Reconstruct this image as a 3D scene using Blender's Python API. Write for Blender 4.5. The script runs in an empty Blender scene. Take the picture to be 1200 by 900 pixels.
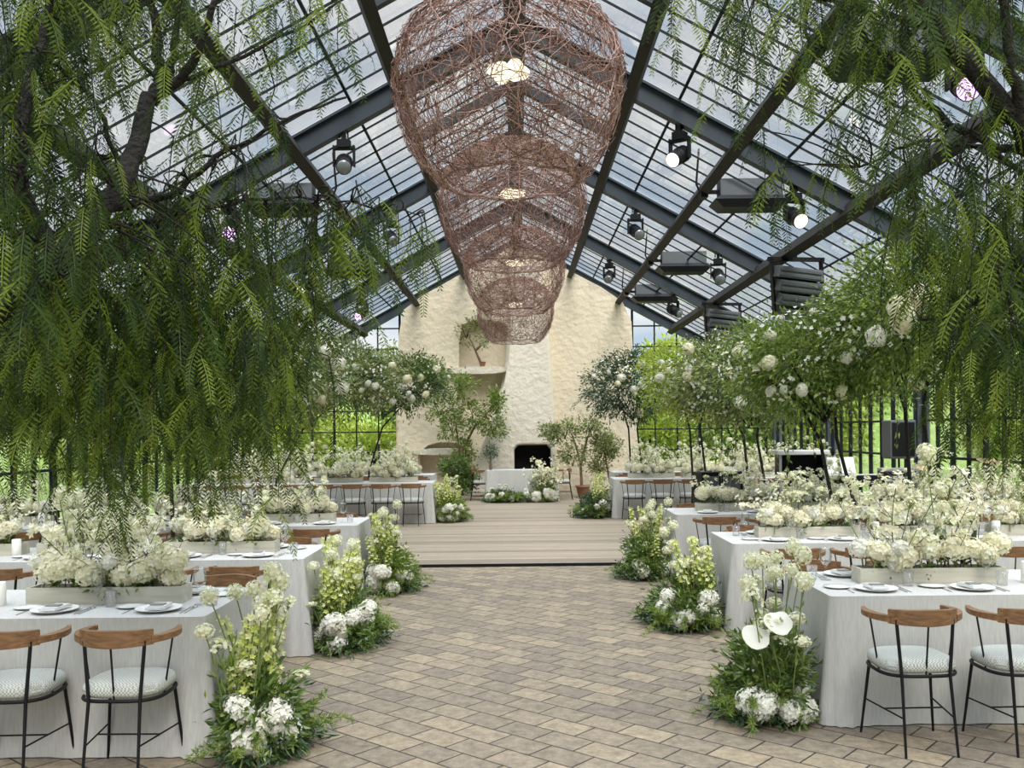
import bpy, bmesh, math, random
import numpy as np
from mathutils import Vector, Matrix, Euler, noise as mnoise

S = bpy.context.scene
COL = S.collection
RNG = np.random.default_rng(7)
random.seed(7)
PI = math.pi

# ------------------------------------------------------------------ camera
F = 1100.0; VX, VY = 608.0, 505.0; EYE = 1.73     # focal length in pixels, vanishing point, eye height
cam_d = bpy.data.cameras.new('camera'); cam = bpy.data.objects.new('camera', cam_d); COL.objects.link(cam)
cam_d.sensor_fit = 'HORIZONTAL'; cam_d.sensor_width = 36.0; cam_d.lens = 36.0 * F / 1200.0
cam_d.shift_x = (600.0 - VX) / 1200.0; cam_d.shift_y = (VY - 450.0) / 1200.0
cam_d.clip_end = 500
cam.location = (0, 0, EYE); cam.rotation_euler = (PI / 2, math.radians(0.6), 0)
S.camera = cam

def at(px, py, D):
    return Vector(((px - VX) * D / F, D, EYE + (VY - py) * D / F))

# ------------------------------------------------------------------ sky, sun, exposure
S.view_settings.view_transform = 'Standard'; S.view_settings.look = 'None'
S.view_settings.exposure = 0.22; S.view_settings.gamma = 1.0; S.view_settings.use_curve_mapping = False
try:
    S.cycles.use_denoising = True
    S.cycles.max_bounces = 8; S.cycles.transparent_max_bounces = 24
    S.cycles.sample_clamp_indirect = 6.0; S.cycles.caustics_reflective = False; S.cycles.caustics_refractive = False
except Exception:
    pass
SKY_LOW, SKY_HIGH = 0.86, 4.6
SUN_E = 4.6
w = bpy.data.worlds.new('sky'); S.world = w; w.use_nodes = True
nt = w.node_tree; nt.nodes.clear()
wo = nt.nodes.new('ShaderNodeOutputWorld'); bg = nt.nodes.new('ShaderNodeBackground')
tc = nt.nodes.new('ShaderNodeTexCoord'); sep = nt.nodes.new('ShaderNodeSeparateXYZ')
nt.links.new(tc.outputs['Generated'], sep.inputs[0])
mp = nt.nodes.new('ShaderNodeMapping'); mp.inputs['Scale'].default_value = (3.0, 3.0, 6.0)
nt.links.new(tc.outputs['Generated'], mp.inputs[0])
nz = nt.nodes.new('ShaderNodeTexNoise'); nz.inputs['Scale'].default_value = 2.2; nz.inputs['Detail'].default_value = 6
nt.links.new(mp.outputs[0], nz.inputs['Vector'])
cr = nt.nodes.new('ShaderNodeValToRGB')
cr.color_ramp.elements[0].position = 0.38; cr.color_ramp.elements[0].color = (0.60, 0.72, 0.86, 1)
cr.color_ramp.elements[1].position = 0.58; cr.color_ramp.elements[1].color = (0.98, 0.985, 1.0, 1)
nt.links.new(nz.outputs['Fac'], cr.inputs[0])
mr = nt.nodes.new('ShaderNodeMapRange')
mr.inputs['From Min'].default_value = 0.40; mr.inputs['From Max'].default_value = 1.0
mr.inputs['To Min'].default_value = SKY_LOW; mr.inputs['To Max'].default_value = SKY_HIGH
nt.links.new(sep.outputs['Z'], mr.inputs['Value'])
nt.links.new(cr.outputs[0], bg.inputs['Color']); nt.links.new(mr.outputs[0], bg.inputs['Strength'])
nt.links.new(bg.outputs[0], wo.inputs[0])

sd = bpy.data.lights.new('sun', 'SUN'); sd.energy = SUN_E; sd.angle = math.radians(35); sd.color = (1.0, 0.95, 0.86)
so = bpy.data.objects.new('sun', sd); COL.objects.link(so); so.location = (0, 0, 30)
so.rotation_euler = Euler((math.radians(38), math.radians(10), 0))

# ------------------------------------------------------------------ materials
MATS = {}
def newmat(name):
    m = bpy.data.materials.new(name); m.use_nodes = True
    MATS[name] = m
    n = m.node_tree; n.nodes.clear()
    o = n.nodes.new('ShaderNodeOutputMaterial')
    return m, n, o

def pmat(name, col, rough=0.6, metal=0.0, var=0.12, scale=8.0, bump=0.0, bscale=60.0, emit=None, estr=0.0, spec=0.5, coords='Object'):
    m, n, o = newmat(name)
    b = n.nodes.new('ShaderNodeBsdfPrincipled')
    t = n.nodes.new('ShaderNodeTexCoord'); nz = n.nodes.new('ShaderNodeTexNoise')
    nz.inputs['Scale'].default_value = scale; nz.inputs['Detail'].default_value = 4
    n.links.new(t.outputs[coords], nz.inputs['Vector'])
    mx = n.nodes.new('ShaderNodeMix'); mx.data_type = 'RGBA'
    mx.inputs['A'].default_value = (*[c * (1 - var) for c in col], 1)
    mx.inputs['B'].default_value = (*[min(1, c * (1 + var)) for c in col], 1)
    n.links.new(nz.outputs['Fac'], mx.inputs['Factor'])
    n.links.new(mx.outputs['Result'], b.inputs['Base Color'])
    b.inputs['Roughness'].default_value = rough; b.inputs['Metallic'].default_value = metal
    b.inputs['Specular IOR Level'].default_value = spec
    if bump:
        nb = n.nodes.new('ShaderNodeTexNoise'); nb.inputs['Scale'].default_value = bscale; nb.inputs['Detail'].default_value = 3
        n.links.new(t.outputs[coords], nb.inputs['Vector'])
        bp = n.nodes.new('ShaderNodeBump'); bp.inputs['Strength'].default_value = bump; bp.inputs['Distance'].default_value = 0.06
        n.links.new(nb.outputs['Fac'], bp.inputs['Height']); n.links.new(bp.outputs[0], b.inputs['Normal'])
    if emit:
        b.inputs['Emission Color'].default_value = (*emit, 1); b.inputs['Emission Strength'].default_value = estr
    n.links.new(b.outputs[0], o.inputs[0])
    return m

def leafmat(name, stops, trans=0.4, gloss=0.06):
    m, n, o = newmat(name)
    g = n.nodes.new('ShaderNodeNewGeometry'); cr = n.nodes.new('ShaderNodeValToRGB')
    e = cr.color_ramp.elements
    while len(e) < len(stops): e.new(0.5)
    for i, c in enumerate(stops):
        e[i].position = i / (len(stops) - 1); e[i].color = (*c, 1)
    n.links.new(g.outputs['Random Per Island'], cr.inputs[0])
    d = n.nodes.new('ShaderNodeBsdfDiffuse'); t = n.nodes.new('ShaderNodeBsdfTranslucent')
    n.links.new(cr.outputs[0], d.inputs['Color']); n.links.new(cr.outputs[0], t.inputs['Color'])
    mx = n.nodes.new('ShaderNodeMixShader'); mx.inputs[0].default_value = trans
    n.links.new(d.outputs[0], mx.inputs[1]); n.links.new(t.outputs[0], mx.inputs[2])
    gl = n.nodes.new('ShaderNodeBsdfGlossy'); gl.inputs['Roughness'].default_value = 0.45
    m2 = n.nodes.new('ShaderNodeMixShader'); m2.inputs[0].default_value = gloss
    n.links.new(mx.outputs[0], m2.inputs[1]); n.links.new(gl.outputs[0], m2.inputs[2])
    n.links.new(m2.outputs[0], o.inputs[0])
    return m

def glassmat(name, tint, refl=0.5):
    m, n, o = newmat(name)
    t = n.nodes.new('ShaderNodeBsdfTransparent'); t.inputs[0].default_value = (*tint, 1)
    gl = n.nodes.new('ShaderNodeBsdfGlossy'); gl.inputs['Roughness'].default_value = 0.03
    lw = n.nodes.new('ShaderNodeFresnel'); lw.inputs[0].default_value = 1.45
    mu = n.nodes.new('ShaderNodeMath'); mu.operation = 'MULTIPLY'; mu.inputs[1].default_value = refl
    n.links.new(lw.outputs[0], mu.inputs[0])
    mx = n.nodes.new('ShaderNodeMixShader')
    n.links.new(mu.outputs[0], mx.inputs[0]); n.links.new(t.outputs[0], mx.inputs[1]); n.links.new(gl.outputs[0], mx.inputs[2])
    n.links.new(mx.outputs[0], o.inputs[0])
    return m

def emat(name, col, strength):
    m, n, o = newmat(name)
    e = n.nodes.new('ShaderNodeEmission'); e.inputs[0].default_value = (*col, 1); e.inputs[1].default_value = strength
    n.links.new(e.outputs[0], o.inputs[0]); return m

def brickmat(name, w_, h_, rot, c1, c2, c3, mortar, msize, offset=0.5, rough=0.75, bump=0.4, streak=None):
    m, n, o = newmat(name)
    t = n.nodes.new('ShaderNodeTexCoord'); mp = n.nodes.new('ShaderNodeMapping')
    mp.inputs['Rotation'].default_value = (0, 0, rot); mp.inputs['Location'].default_value = (13.7, 0.0, 0)
    n.links.new(t.outputs['Object'], mp.inputs[0])
    bk = n.nodes.new('ShaderNodeTexBrick'); bk.offset = offset
    bk.inputs['Scale'].default_value = 1.0; bk.inputs['Brick Width'].default_value = w_; bk.inputs['Row Height'].default_value = h_
    bk.inputs['Mortar Size'].default_value = msize; bk.inputs['Mortar Smooth'].default_value = 0.2
    bk.inputs['Color1'].default_value = (*c1, 1); bk.inputs['Color2'].default_value = (*c2, 1); bk.inputs['Mortar'].default_value = (*mortar, 1)
    n.links.new(mp.outputs[0], bk.inputs['Vector'])
    nz = n.nodes.new('ShaderNodeTexNoise'); nz.inputs['Scale'].default_value = 13.0; nz.inputs['Detail'].default_value = 9; nz.inputs['Roughness'].default_value = 0.8
    if streak:
        m3 = n.nodes.new('ShaderNodeMapping'); m3.inputs['Scale'].default_value = streak
        n.links.new(t.outputs['Object'], m3.inputs[0]); n.links.new(m3.outputs[0], nz.inputs['Vector'])
    else:
        n.links.new(t.outputs['Object'], nz.inputs['Vector'])
    rp = n.nodes.new('ShaderNodeValToRGB'); rp.color_ramp.elements[0].position = 0.35; rp.color_ramp.elements[1].position = 0.68
    n.links.new(nz.outputs['Fac'], rp.inputs[0])
    mx = n.nodes.new('ShaderNodeMix'); mx.data_type = 'RGBA'; mx.blend_type = 'MIX'
    n.links.new(rp.outputs[0], mx.inputs['Factor'])
    n.links.new(bk.outputs['Color'], mx.inputs['A'])
    mz = n.nodes.new('ShaderNodeMix'); mz.data_type = 'RGBA'; mz.blend_type = 'MULTIPLY'; mz.inputs['Factor'].default_value = 1
    n.links.new(bk.outputs['Color'], mz.inputs['A']); mz.inputs['B'].default_value = (*c3, 1)
    n.links.new(mz.outputs['Result'], mx.inputs['B'])
    b = n.nodes.new('ShaderNodeBsdfPrincipled'); b.inputs['Roughness'].default_value = rough
    b.inputs['Specular IOR Level'].default_value = 0.3
    n.links.new(mx.outputs['Result'], b.inputs['Base Color'])
    bp = n.nodes.new('ShaderNodeBump'); bp.inputs['Strength'].default_value = bump; bp.inputs['Distance'].default_value = 0.01; bp.invert = True
    n.links.new(bk.outputs['Fac'], bp.inputs['Height']); n.links.new(bp.outputs[0], b.inputs['Normal'])
    n.links.new(b.outputs[0], o.inputs[0])
    return m

def weavemat(name, c1, c2, scale, rough=0.9, trans=0.0, bump=0.2):
    m, n, o = newmat(name)
    t = n.nodes.new('ShaderNodeTexCoord')
    ck = n.nodes.new('ShaderNodeTexChecker'); ck.inputs['Scale'].default_value = scale
    n.links.new(t.outputs['Object'], ck.inputs['Vector'])
    nz = n.nodes.new('ShaderNodeTexNoise'); nz.inputs['Scale'].default_value = 14; nz.inputs['Detail'].default_value = 5
    mp = n.nodes.new('ShaderNodeMapping'); mp.inputs['Scale'].default_value = (6, 6, 0.8)
    n.links.new(t.outputs['Object'], mp.inputs[0]); n.links.new(mp.outputs[0], nz.inputs['Vector'])
    ck.inputs['Color1'].default_value = (*c1, 1); ck.inputs['Color2'].default_value = (*c2, 1)
    mx = n.nodes.new('ShaderNodeMix'); mx.data_type = 'RGBA'; mx.blend_type = 'MULTIPLY'; mx.inputs['Factor'].default_value = 0.35
    n.links.new(ck.outputs['Color'], mx.inputs['A']); n.links.new(nz.outputs['Fac'], mx.inputs['B'])
    b = n.nodes.new('ShaderNodeBsdfPrincipled'); b.inputs['Roughness'].default_value = rough; b.inputs['Specular IOR Level'].default_value = 0.15
    n.links.new(mx.outputs['Result'], b.inputs['Base Color'])
    bp = n.nodes.new('ShaderNodeBump'); bp.inputs['Strength'].default_value = bump; bp.inputs['Distance'].default_value = 0.004
    n.links.new(nz.outputs['Fac'], bp.inputs['Height']); n.links.new(bp.outputs[0], b.inputs['Normal'])
    n.links.new(b.outputs[0], o.inputs[0])
    return m

def woodmat(name, c1, c2, scale=(2, 30, 30), rough=0.45):
    m, n, o = newmat(name)
    t = n.nodes.new('ShaderNodeTexCoord'); mp = n.nodes.new('ShaderNodeMapping'); mp.inputs['Scale'].default_value = scale
    n.links.new(t.outputs['Object'], mp.inputs[0])
    nz = n.nodes.new('ShaderNodeTexNoise'); nz.inputs['Scale'].default_value = 1.6; nz.inputs['Detail'].default_value = 7
    n.links.new(mp.outputs[0], nz.inputs['Vector'])
    cr = n.nodes.new('ShaderNodeValToRGB'); cr.color_ramp.elements[0].position = .3; cr.color_ramp.elements[1].position = .7
    cr.color_ramp.elements[0].color = (*c1, 1); cr.color_ramp.elements[1].color = (*c2, 1)
    n.links.new(nz.outputs['Fac'], cr.inputs[0])
    b = n.nodes.new('ShaderNodeBsdfPrincipled'); b.inputs['Roughness'].default_value = rough
    n.links.new(cr.outputs[0], b.inputs['Base Color']); n.links.new(b.outputs[0], o.inputs[0])
    return m

M_paver = brickmat('paver', 0.29, 0.20, math.radians(41), (0.37, 0.30, 0.205), (0.235, 0.195, 0.150), (0.40, 0.39, 0.40), (0.05, 0.043, 0.034), 0.006)
M_plank = brickmat('dance_plank', 60.0, 0.15, 0.0, (0.42, 0.35, 0.265), (0.25, 0.21, 0.165), (0.66, 0.63, 0.60), (0.08, 0.065, 0.05), 0.007, rough=0.5, bump=0.2, streak=(0.5, 8, 1))
M_steel = pmat('steel', (0.040, 0.050, 0.062), 0.5, 0.0, 0.2, 4, spec=.25)
M_purlin = pmat('purlin', (0.032, 0.029, 0.026), 0.7, 0.0, 0.3, 5, spec=.15)
M_bar = pmat('glazing_bar', (0.016, 0.019, 0.023), 0.6, spec=.15)
M_post = pmat('post_steel', (0.10, 0.12, 0.145), 0.5, 0.2)
M_roofglass = glassmat('roof_glass', (0.965, 0.98, 0.99), 0.4)
M_glass = glassmat('window_glass', (0.95, 0.97, 0.97), 0.45)
M_plaster = pmat('plaster', (0.70, 0.61, 0.47), 0.9, 0, 0.12, 1.6, bump=0.65, bscale=6.5, spec=0.1)
M_plaster_l = pmat('plaster_pale', (0.70, 0.64, 0.54), 0.9, 0, 0.09, 1.6, bump=0.65, bscale=6.5, spec=0.1)
M_soot = pmat('soot', (0.012, 0.011, 0.010), 0.95)
M_cloth = weavemat('linen', (0.64, 0.63, 0.605), (0.58, 0.57, 0.545), 700, bump=0.35)
M_seat = weavemat('seat_weave', (0.64, 0.65, 0.60), (0.34, 0.35, 0.32), 105)
M_wood = woodmat('chair_wood', (0.115, 0.055, 0.024), (0.27, 0.14, 0.064), (4, 26, 60))
M_black = pmat('black_metal', (0.008, 0.008, 0.009), 0.5, 0.0, spec=.2)
M_trough = woodmat('trough_wood', (0.42, 0.40, 0.32), (0.58, 0.55, 0.46), (2, 20, 20), 0.8)
M_hyd = leafmat('hydrangea', [(0.74, 0.70, 0.47), (0.84, 0.80, 0.60), (0.90, 0.87, 0.72)], 0.3, 0.02)
M_hydw = leafmat('hydrangea_white', [(0.78, 0.76, 0.65), (0.86, 0.84, 0.75), (0.90, 0.89, 0.83)], 0.3, 0.02)
M_allium = leafmat('allium', [(0.64, 0.65, 0.36), (0.80, 0.79, 0.58), (0.88, 0.86, 0.72)], 0.35, 0.02)
M_spire = leafmat('spire', [(0.44, 0.52, 0.09), (0.66, 0.69, 0.22), (0.84, 0.83, 0.50)], 0.35, 0.02)
M_stem = pmat('stem', (0.16, 0.21, 0.06), 0.7)
M_twigstem = pmat('twig_stem', (0.07, 0.055, 0.03), 0.8)
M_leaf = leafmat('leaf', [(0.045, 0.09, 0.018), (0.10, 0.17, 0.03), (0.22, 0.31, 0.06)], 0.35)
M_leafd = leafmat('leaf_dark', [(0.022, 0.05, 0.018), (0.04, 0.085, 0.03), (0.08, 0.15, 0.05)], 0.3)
M_leafb = leafmat('leaf_bright', [(0.23, 0.31, 0.02), (0.36, 0.45, 0.04), (0.52, 0.60, 0.10)], 0.45)
M_leafm = leafmat('leaf_mid', [(0.09, 0.15, 0.02), (0.18, 0.27, 0.035), (0.34, 0.42, 0.07)], 0.4)
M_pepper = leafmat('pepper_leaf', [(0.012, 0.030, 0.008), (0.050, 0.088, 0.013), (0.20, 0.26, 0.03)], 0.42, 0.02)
M_olive = leafmat('olive_leaf', [(0.09, 0.125, 0.03), (0.19, 0.235, 0.06), (0.37, 0.40, 0.14)], 0.35)
M_bark = pmat('bark', (0.014, 0.011, 0.008), 0.95, 0, 0.5, 12, bump=0.8, bscale=40)
M_barkl = pmat('bark_light', (0.20, 0.13, 0.08), 0.95, 0, 0.4, 12, bump=0.6, bscale=40)
M_twig = leafmat('chandelier_twig', [(0.13, 0.06, 0.048), (0.30, 0.165, 0.135), (0.55, 0.37, 0.32)], 0.0, 0.03)
M_bulb = emat('lamp_glow', (1.0, 0.87, 0.60), 1.5)
M_spotw = emat('spot_warm', (1.0, 0.90, 0.65), 2.2)
M_spotp = emat('spot_violet', (0.78, 0.42, 1.0), 2.6)
M_spotoff = pmat('spot_lens', (0.22, 0.24, 0.26), 0.15, 0.2)
M_grey = pmat('heater_grey', (0.11, 0.118, 0.128), 0.5, 0.0, spec=.25)
M_blackp = pmat('black_plastic', (0.008, 0.008, 0.010), 0.5, spec=.2)
M_plate = pmat('porcelain', (0.82, 0.82, 0.80), 0.25, 0, 0.02)
M_rim = pmat('plate_rim', (0.30, 0.29, 0.27), 0.4)
M_napkin = pmat('napkin', (0.60, 0.60, 0.58), 0.9, 0, 0.1, 20)
M_menu = pmat('slate_card', (0.22, 0.22, 0.21), 0.7)
M_cutlery = pmat('cutlery', (0.55, 0.54, 0.52), 0.25, 0.9)
M_wine = glassmat('drinking_glass', (0.99, 0.995, 0.995), 0.45)
M_candle = pmat('candle_wax', (0.88, 0.87, 0.82), 0.6, 0, 0.03)
M_terra = pmat('terracotta', (0.30, 0.15, 0.09), 0.9, 0, 0.2)
M_lawn = pmat('lawn', (0.19, 0.28, 0.055), 0.95, 0, 0.5, 0.6)
M_hill = pmat('far_hill', (0.16, 0.25, 0.10), 0.95, 0, 0.4, 0.25)
M_brickred = brickmat('house_brick', 0.5, 0.16, 0, (0.40, 0.24, 0.18), (0.34, 0.19, 0.14), (0.85, 0.85, 0.85), (0.45, 0.38, 0.32), 0.02)
M_rooftile = pmat('roof_tile', (0.16, 0.13, 0.12), 0.9, 0, 0.3, 6)
M_paper = pmat('sheet_paper', (0.78, 0.78, 0.76), 0.8, 0, 0.04)
M_alu = pmat('aluminium', (0.42, 0.43, 0.44), 0.4, 0.7)
M_drum = woodmat('drum_wood', (0.30, 0.14, 0.06), (0.45, 0.24, 0.11), (3, 3, 20))
M_brass = pmat('cymbal_brass', (0.55, 0.40, 0.16), 0.3, 0.9)
M_white = pmat('white_plastic', (0.72, 0.72, 0.72), 0.4)

# ------------------------------------------------------------------ mesh building
class MB:
    def __init__(s): s.v = []; s.f = []; s.n = 0
    def add(s, v, f, mat=0, smooth=False):
        v = np.asarray(v, dtype=np.float32).reshape(-1, 3); f = np.asarray(f, dtype=np.int64)
        s.v.append(v); s.f.append((f + s.n, mat, smooth)); s.n += len(v)
    def build(s, name, mats, parent=None, loc=None, rot=None):
        me = s.mesh(name, mats); return link(me, name, parent, loc, rot)
    def mesh(s, name, mats):
        if not isinstance(mats, (list, tuple)): mats = [mats]
        me = bpy.data.meshes.new(name)
        v = np.concatenate(s.v)
        me.vertices.add(len(v)); me.vertices.foreach_set('co', v.ravel())
        nl = sum(f.size for f, _, _ in s.f); nf = sum(len(f) for f, _, _ in s.f)
        me.loops.add(nl); me.polygons.add(nf)
        me.loops.foreach_set('vertex_index', np.concatenate([f.ravel() for f, _, _ in s.f]).astype(np.int32))
        tot = np.concatenate([np.full(len(f), f.shape[1]) for f, _, _ in s.f])
        st = np.concatenate([[0], np.cumsum(tot)[:-1]])
        me.polygons.foreach_set('loop_start', st.astype(np.int32))
        for m in mats: me.materials.append(m)
        me.polygons.foreach_set('material_index', np.concatenate([np.full(len(f), m) for f, m, _ in s.f]).astype(np.int32))
        me.polygons.foreach_set('use_smooth', np.concatenate([np.full(len(f), sm) for f, _, sm in s.f]).astype(bool))
        me.update(calc_edges=True); me.validate()
        return me
    # primitives
    def box(s, c, size, R=None, mat=0, taper=1.0):
        x, y, z = [d / 2 for d in size]
        v = np.array([[-x, -y, -z], [x, -y, -z], [x, y, -z], [-x, y, -z], [-x * taper, -y * taper, z], [x * taper, -y * taper, z], [x * taper, y * taper, z], [-x * taper, y * taper, z]])
        if R is not None: v = v @ np.array(R).T
        s.add(v + np.array(c), [[3, 2, 1, 0], [4, 5, 6, 7], [0, 1, 5, 4], [1, 2, 6, 5], [2, 3, 7, 6], [3, 0, 4, 7]], mat)
    def beam(s, p0, p1, w_, h_, up=(0, 0, 1), mat=0):
        p0 = np.array(p0, float); p1 = np.array(p1, float); d = p1 - p0; L = np.linalg.norm(d); d /= L
        u = np.array(up, float); r = np.cross(d, u); r /= np.linalg.norm(r); u = np.cross(r, d)
        R = np.stack([r, d, u], 1)
        s.box((p0 + p1) / 2, (w_, L, h_), R, mat)
    def ibeam(s, p0, p1, w_, h_, t=0.02, up=(0, 0, 1)):
        p0 = np.array(p0, float); p1 = np.array(p1, float); d = p1 - p0; L = np.linalg.norm(d); d /= L
        u = np.array(up, float); r = np.cross(d, u); r /= np.linalg.norm(r); u = np.cross(r, d)
        a, b = w_ / 2, h_ / 2
        pr = [(-a, -b), (a, -b), (a, -b + t), (t / 2, -b + t), (t / 2, b - t), (a, b - t), (a, b), (-a, b), (-a, b - t), (-t / 2, b - t), (-t / 2, -b + t), (-a, -b + t)]
        v = np.array([p0 + r * x + u * y for x, y in pr] + [p1 + r * x + u * y for x, y in pr]); k = len(pr)
        s.add(v, [[i, (i + 1) % k, (i + 1) % k + k, i + k] for i in range(k)])
        s.add(v, [list(range(k))[::-1], list(range(k, 2 * k))])
    def tube(s, pts, rad, n=6, mat=0, cap=True, smooth=True):
        P = np.array([list(p) for p in pts], float); m = len(P)
        R_ = np.full(m, rad, float) if np.isscalar(rad) else np.array(rad, float)
        T = np.gradient(P, axis=0); T /= np.linalg.norm(T, axis=1)[:, None] + 1e-12
        a = np.array([0, 0, 1.0]) if abs(T[0][2]) < 0.9 else np.array([1.0, 0, 0])
        nrm = np.cross(T[0], a); nrm /= np.linalg.norm(nrm)
        rings = []
        for i in range(m):
            nrm = nrm - T[i] * np.dot(nrm, T[i]); nrm /= np.linalg.norm(nrm) + 1e-12
            b = np.cross(T[i], nrm)
            th = np.arange(n) * 2 * PI / n
            rings.append(P[i] + R_[i] * (np.cos(th)[:, None] * nrm + np.sin(th)[:, None] * b))
        v = np.concatenate(rings)
        f = [[i * n + j, i * n + (j + 1) % n, (i + 1) * n + (j + 1) % n, (i + 1) * n + j] for i in range(m - 1) for j in range(n)]
        s.add(v, f, mat, smooth)
        if cap and n > 2:
            s.add(np.concatenate([rings[0], rings[-1]]), [list(range(n))[::-1], list(range(n, 2 * n))], mat)
    def lathe(s, prof, n=20, c=(0, 0, 0), mat=0, sx=1, sy=1, power=None, R=None, smooth=True, caps=(True, True)):
        th = np.arange(n) * 2 * PI / n
        cx, sy_ = np.cos(th), np.sin(th)
        if power:
            cx = np.sign(cx) * np.abs(cx) ** power; sy_ = np.sign(sy_) * np.abs(sy_) ** power
        rings = [np.stack([r * cx * sx, r * sy_ * sy, np.full(n, z)], 1) for r, z in prof]
        v = np.concatenate(rings)
        if R is not None: v = v @ np.array(R).T
        v = v + np.array(c)
        m = len(prof)
        f = [[i * n + j, i * n + (j + 1) % n, (i + 1) * n + (j + 1) % n, (i + 1) * n + j] for i in range(m - 1) for j in range(n)]
        s.add(v, f, mat, smooth)
        if caps[0]: s.add(v[:n], [list(range(n))[::-1]], mat)
        if caps[1]: s.add(v[-n:], [list(range(n))], mat)
    def ball(s, c, r, n=10, mat=0, sc=(1, 1, 1)):
        m = max(4, n // 2)
        prof = [(max(1e-4, r * math.sin(PI * i / m)), -r * math.cos(PI * i / m) * sc[2]) for i in range(m + 1)]
        s.lathe(prof, n, c, mat, sc[0], sc[1], caps=(False, False))
    def prism(s, poly, y0, y1, mat=0):      # outline in XZ, extruded along Y
        k = len(poly)
        v = [(x, y0, z) for x, z in poly] + [(x, y1, z) for x, z in poly]
        s.add(v, [list(range(k)), list(range(k, 2 * k))[::-1]], mat)
        s.add(v, [[i, i + k, (i + 1) % k + k, (i + 1) % k] for i in range(k)], mat)

def link(me, name, parent=None, loc=None, rot=None):
    o = bpy.data.objects.new(name, me); COL.objects.link(o)
    if parent is not None: o.parent = parent
    if loc is not None: o.location = loc
    if rot is not None: o.rotation_euler = rot
    return o
def tag(o, label=None, cat=None, group=None, kind=None):
    if label: o['label'] = label
    if cat: o['category'] = cat
    if group: o['group'] = group
    if kind: o['kind'] = kind
    return o
def thing(name, label, cat, loc=(0, 0, 0), rz=0.0, group=None):
    o = bpy.data.objects.new(name, None); COL.objects.link(o); o.location = loc; o.rotation_euler = (0, 0, rz)
    o.empty_display_size = 0.1
    return tag(o, label, cat, group)
def dup(root, loc, rz=None, label=None, group=None, rot=None):
    r = root.copy(); COL.objects.link(r); r.location = loc
    if rz is not None: r.rotation_euler = (0, 0, rz)
    if rot is not None: r.rotation_euler = rot
    if label: r['label'] = label
    if group: r['group'] = group
    for ch in root.children:
        c = ch.copy(); COL.objects.link(c); c.parent = r
        for g in ch.children:
            d = g.copy(); COL.objects.link(d); d.parent = c
    return r
def struct(mb, name, mats, parent=None):
    o = mb.build(name, mats, parent)
    if parent is None: o['kind'] = 'structure'
    return o
def bevel(o, w_=0.01, seg=2):
    m = o.modifiers.new('bevel', 'BEVEL'); m.width = w_; m.segments = seg; m.limit_method = 'ANGLE'; m.angle_limit = math.radians(40)
    return o

def rotm(rx, ry, rz): return np.array(Euler((rx, ry, rz)).to_matrix())
def rand_rots(n, rng):
    q = rng.normal(size=(n, 4)); q /= np.linalg.norm(q, axis=1)[:, None]
    a, b, c, d = q.T
    return np.stack([np.stack([1 - 2 * (c * c + d * d), 2 * (b * c - d * a), 2 * (b * d + c * a)], 1),
                     np.stack([2 * (b * c + d * a), 1 - 2 * (b * b + d * d), 2 * (c * d - b * a)], 1),
                     np.stack([2 * (b * d - c * a), 2 * (c * d + b * a), 1 - 2 * (b * b + c * c)], 1)], 1)
def leaves(mb, pos, L, W, rng, mat=0, dirs=None, droop=0.0):
    """a folded two-triangle leaf at every position"""
    pos = np.asarray(pos); n = len(pos)
    if n == 0: return
    d = rng.normal(size=(n, 3)) if dirs is None else np.asarray(dirs) + rng.normal(size=(n, 3)) * 0.45
    d[:, 2] -= droop
    d /= np.linalg.norm(d, axis=1)[:, None] + 1e-9
    a = rng.normal(size=(n, 3)); r = np.cross(d, a); r /= np.linalg.norm(r, axis=1)[:, None] + 1e-9
    u = np.cross(r, d)
    l = L * rng.uniform(0.65, 1.25, n)[:, None]; w_ = W * rng.uniform(0.7, 1.25, n)[:, None]
    v = np.stack([pos, pos + d * l * 0.45 + r * w_ / 2 + u * w_ * .18, pos + d * l, pos + d * l * 0.45 - r * w_ / 2 + u * w_ * .18], 1).reshape(-1, 3)
    k = np.arange(n)[:, None] * 4
    mb.add(v, np.concatenate([k + [0, 1, 2], k + [0, 2, 3]]), mat)
def clumps(rng, nc, per, radii, spread, shell=0.55, flat=0.0):
    """leaf positions clustered in an ellipsoid; returns positions and outward directions"""
    c = rng.normal(size=(nc, 3)); c /= np.linalg.norm(c, axis=1)[:, None]
    c *= (shell + (1 - shell) * rng.uniform(0, 1, (nc, 1)) ** 0.6)
    c = c * np.array(radii)
    p = np.repeat(c, per, 0) + rng.normal(size=(nc * per, 3)) * spread
    d = p / (np.array(radii) ** 1.0); d /= np.linalg.norm(d, axis=1)[:, None] + 1e-9
    return p, d, c
# ================================================================== STRUCTURE
EAVE_X, WALL_Y0, END_Y = 6.95, -2.0, 25.45
RIDGE, SLOPE = 6.79, 0.55
def zr(x): return RIDGE - SLOPE * abs(x)
BAYS = [-1.7, 2.8, 7.25, 11.74, 16.2, 20.9, 25.3]
DECK_Z = 0.03

m = MB(); m.box((0, 11.5, -0.05), (14.2, 28.4, 0.1)); struct(m, 'floor', M_paver)
m = MB(); m.box((0, 18.35, DECK_Z / 2), (13.7, 12.7, DECK_Z)); struct(m, 'floor_dance_deck', M_plank)
m = MB(); m.box((0, 11.985, 0.0185), (13.7, 0.03, 0.037)); struct(m, 'trim_1', M_black)

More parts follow.
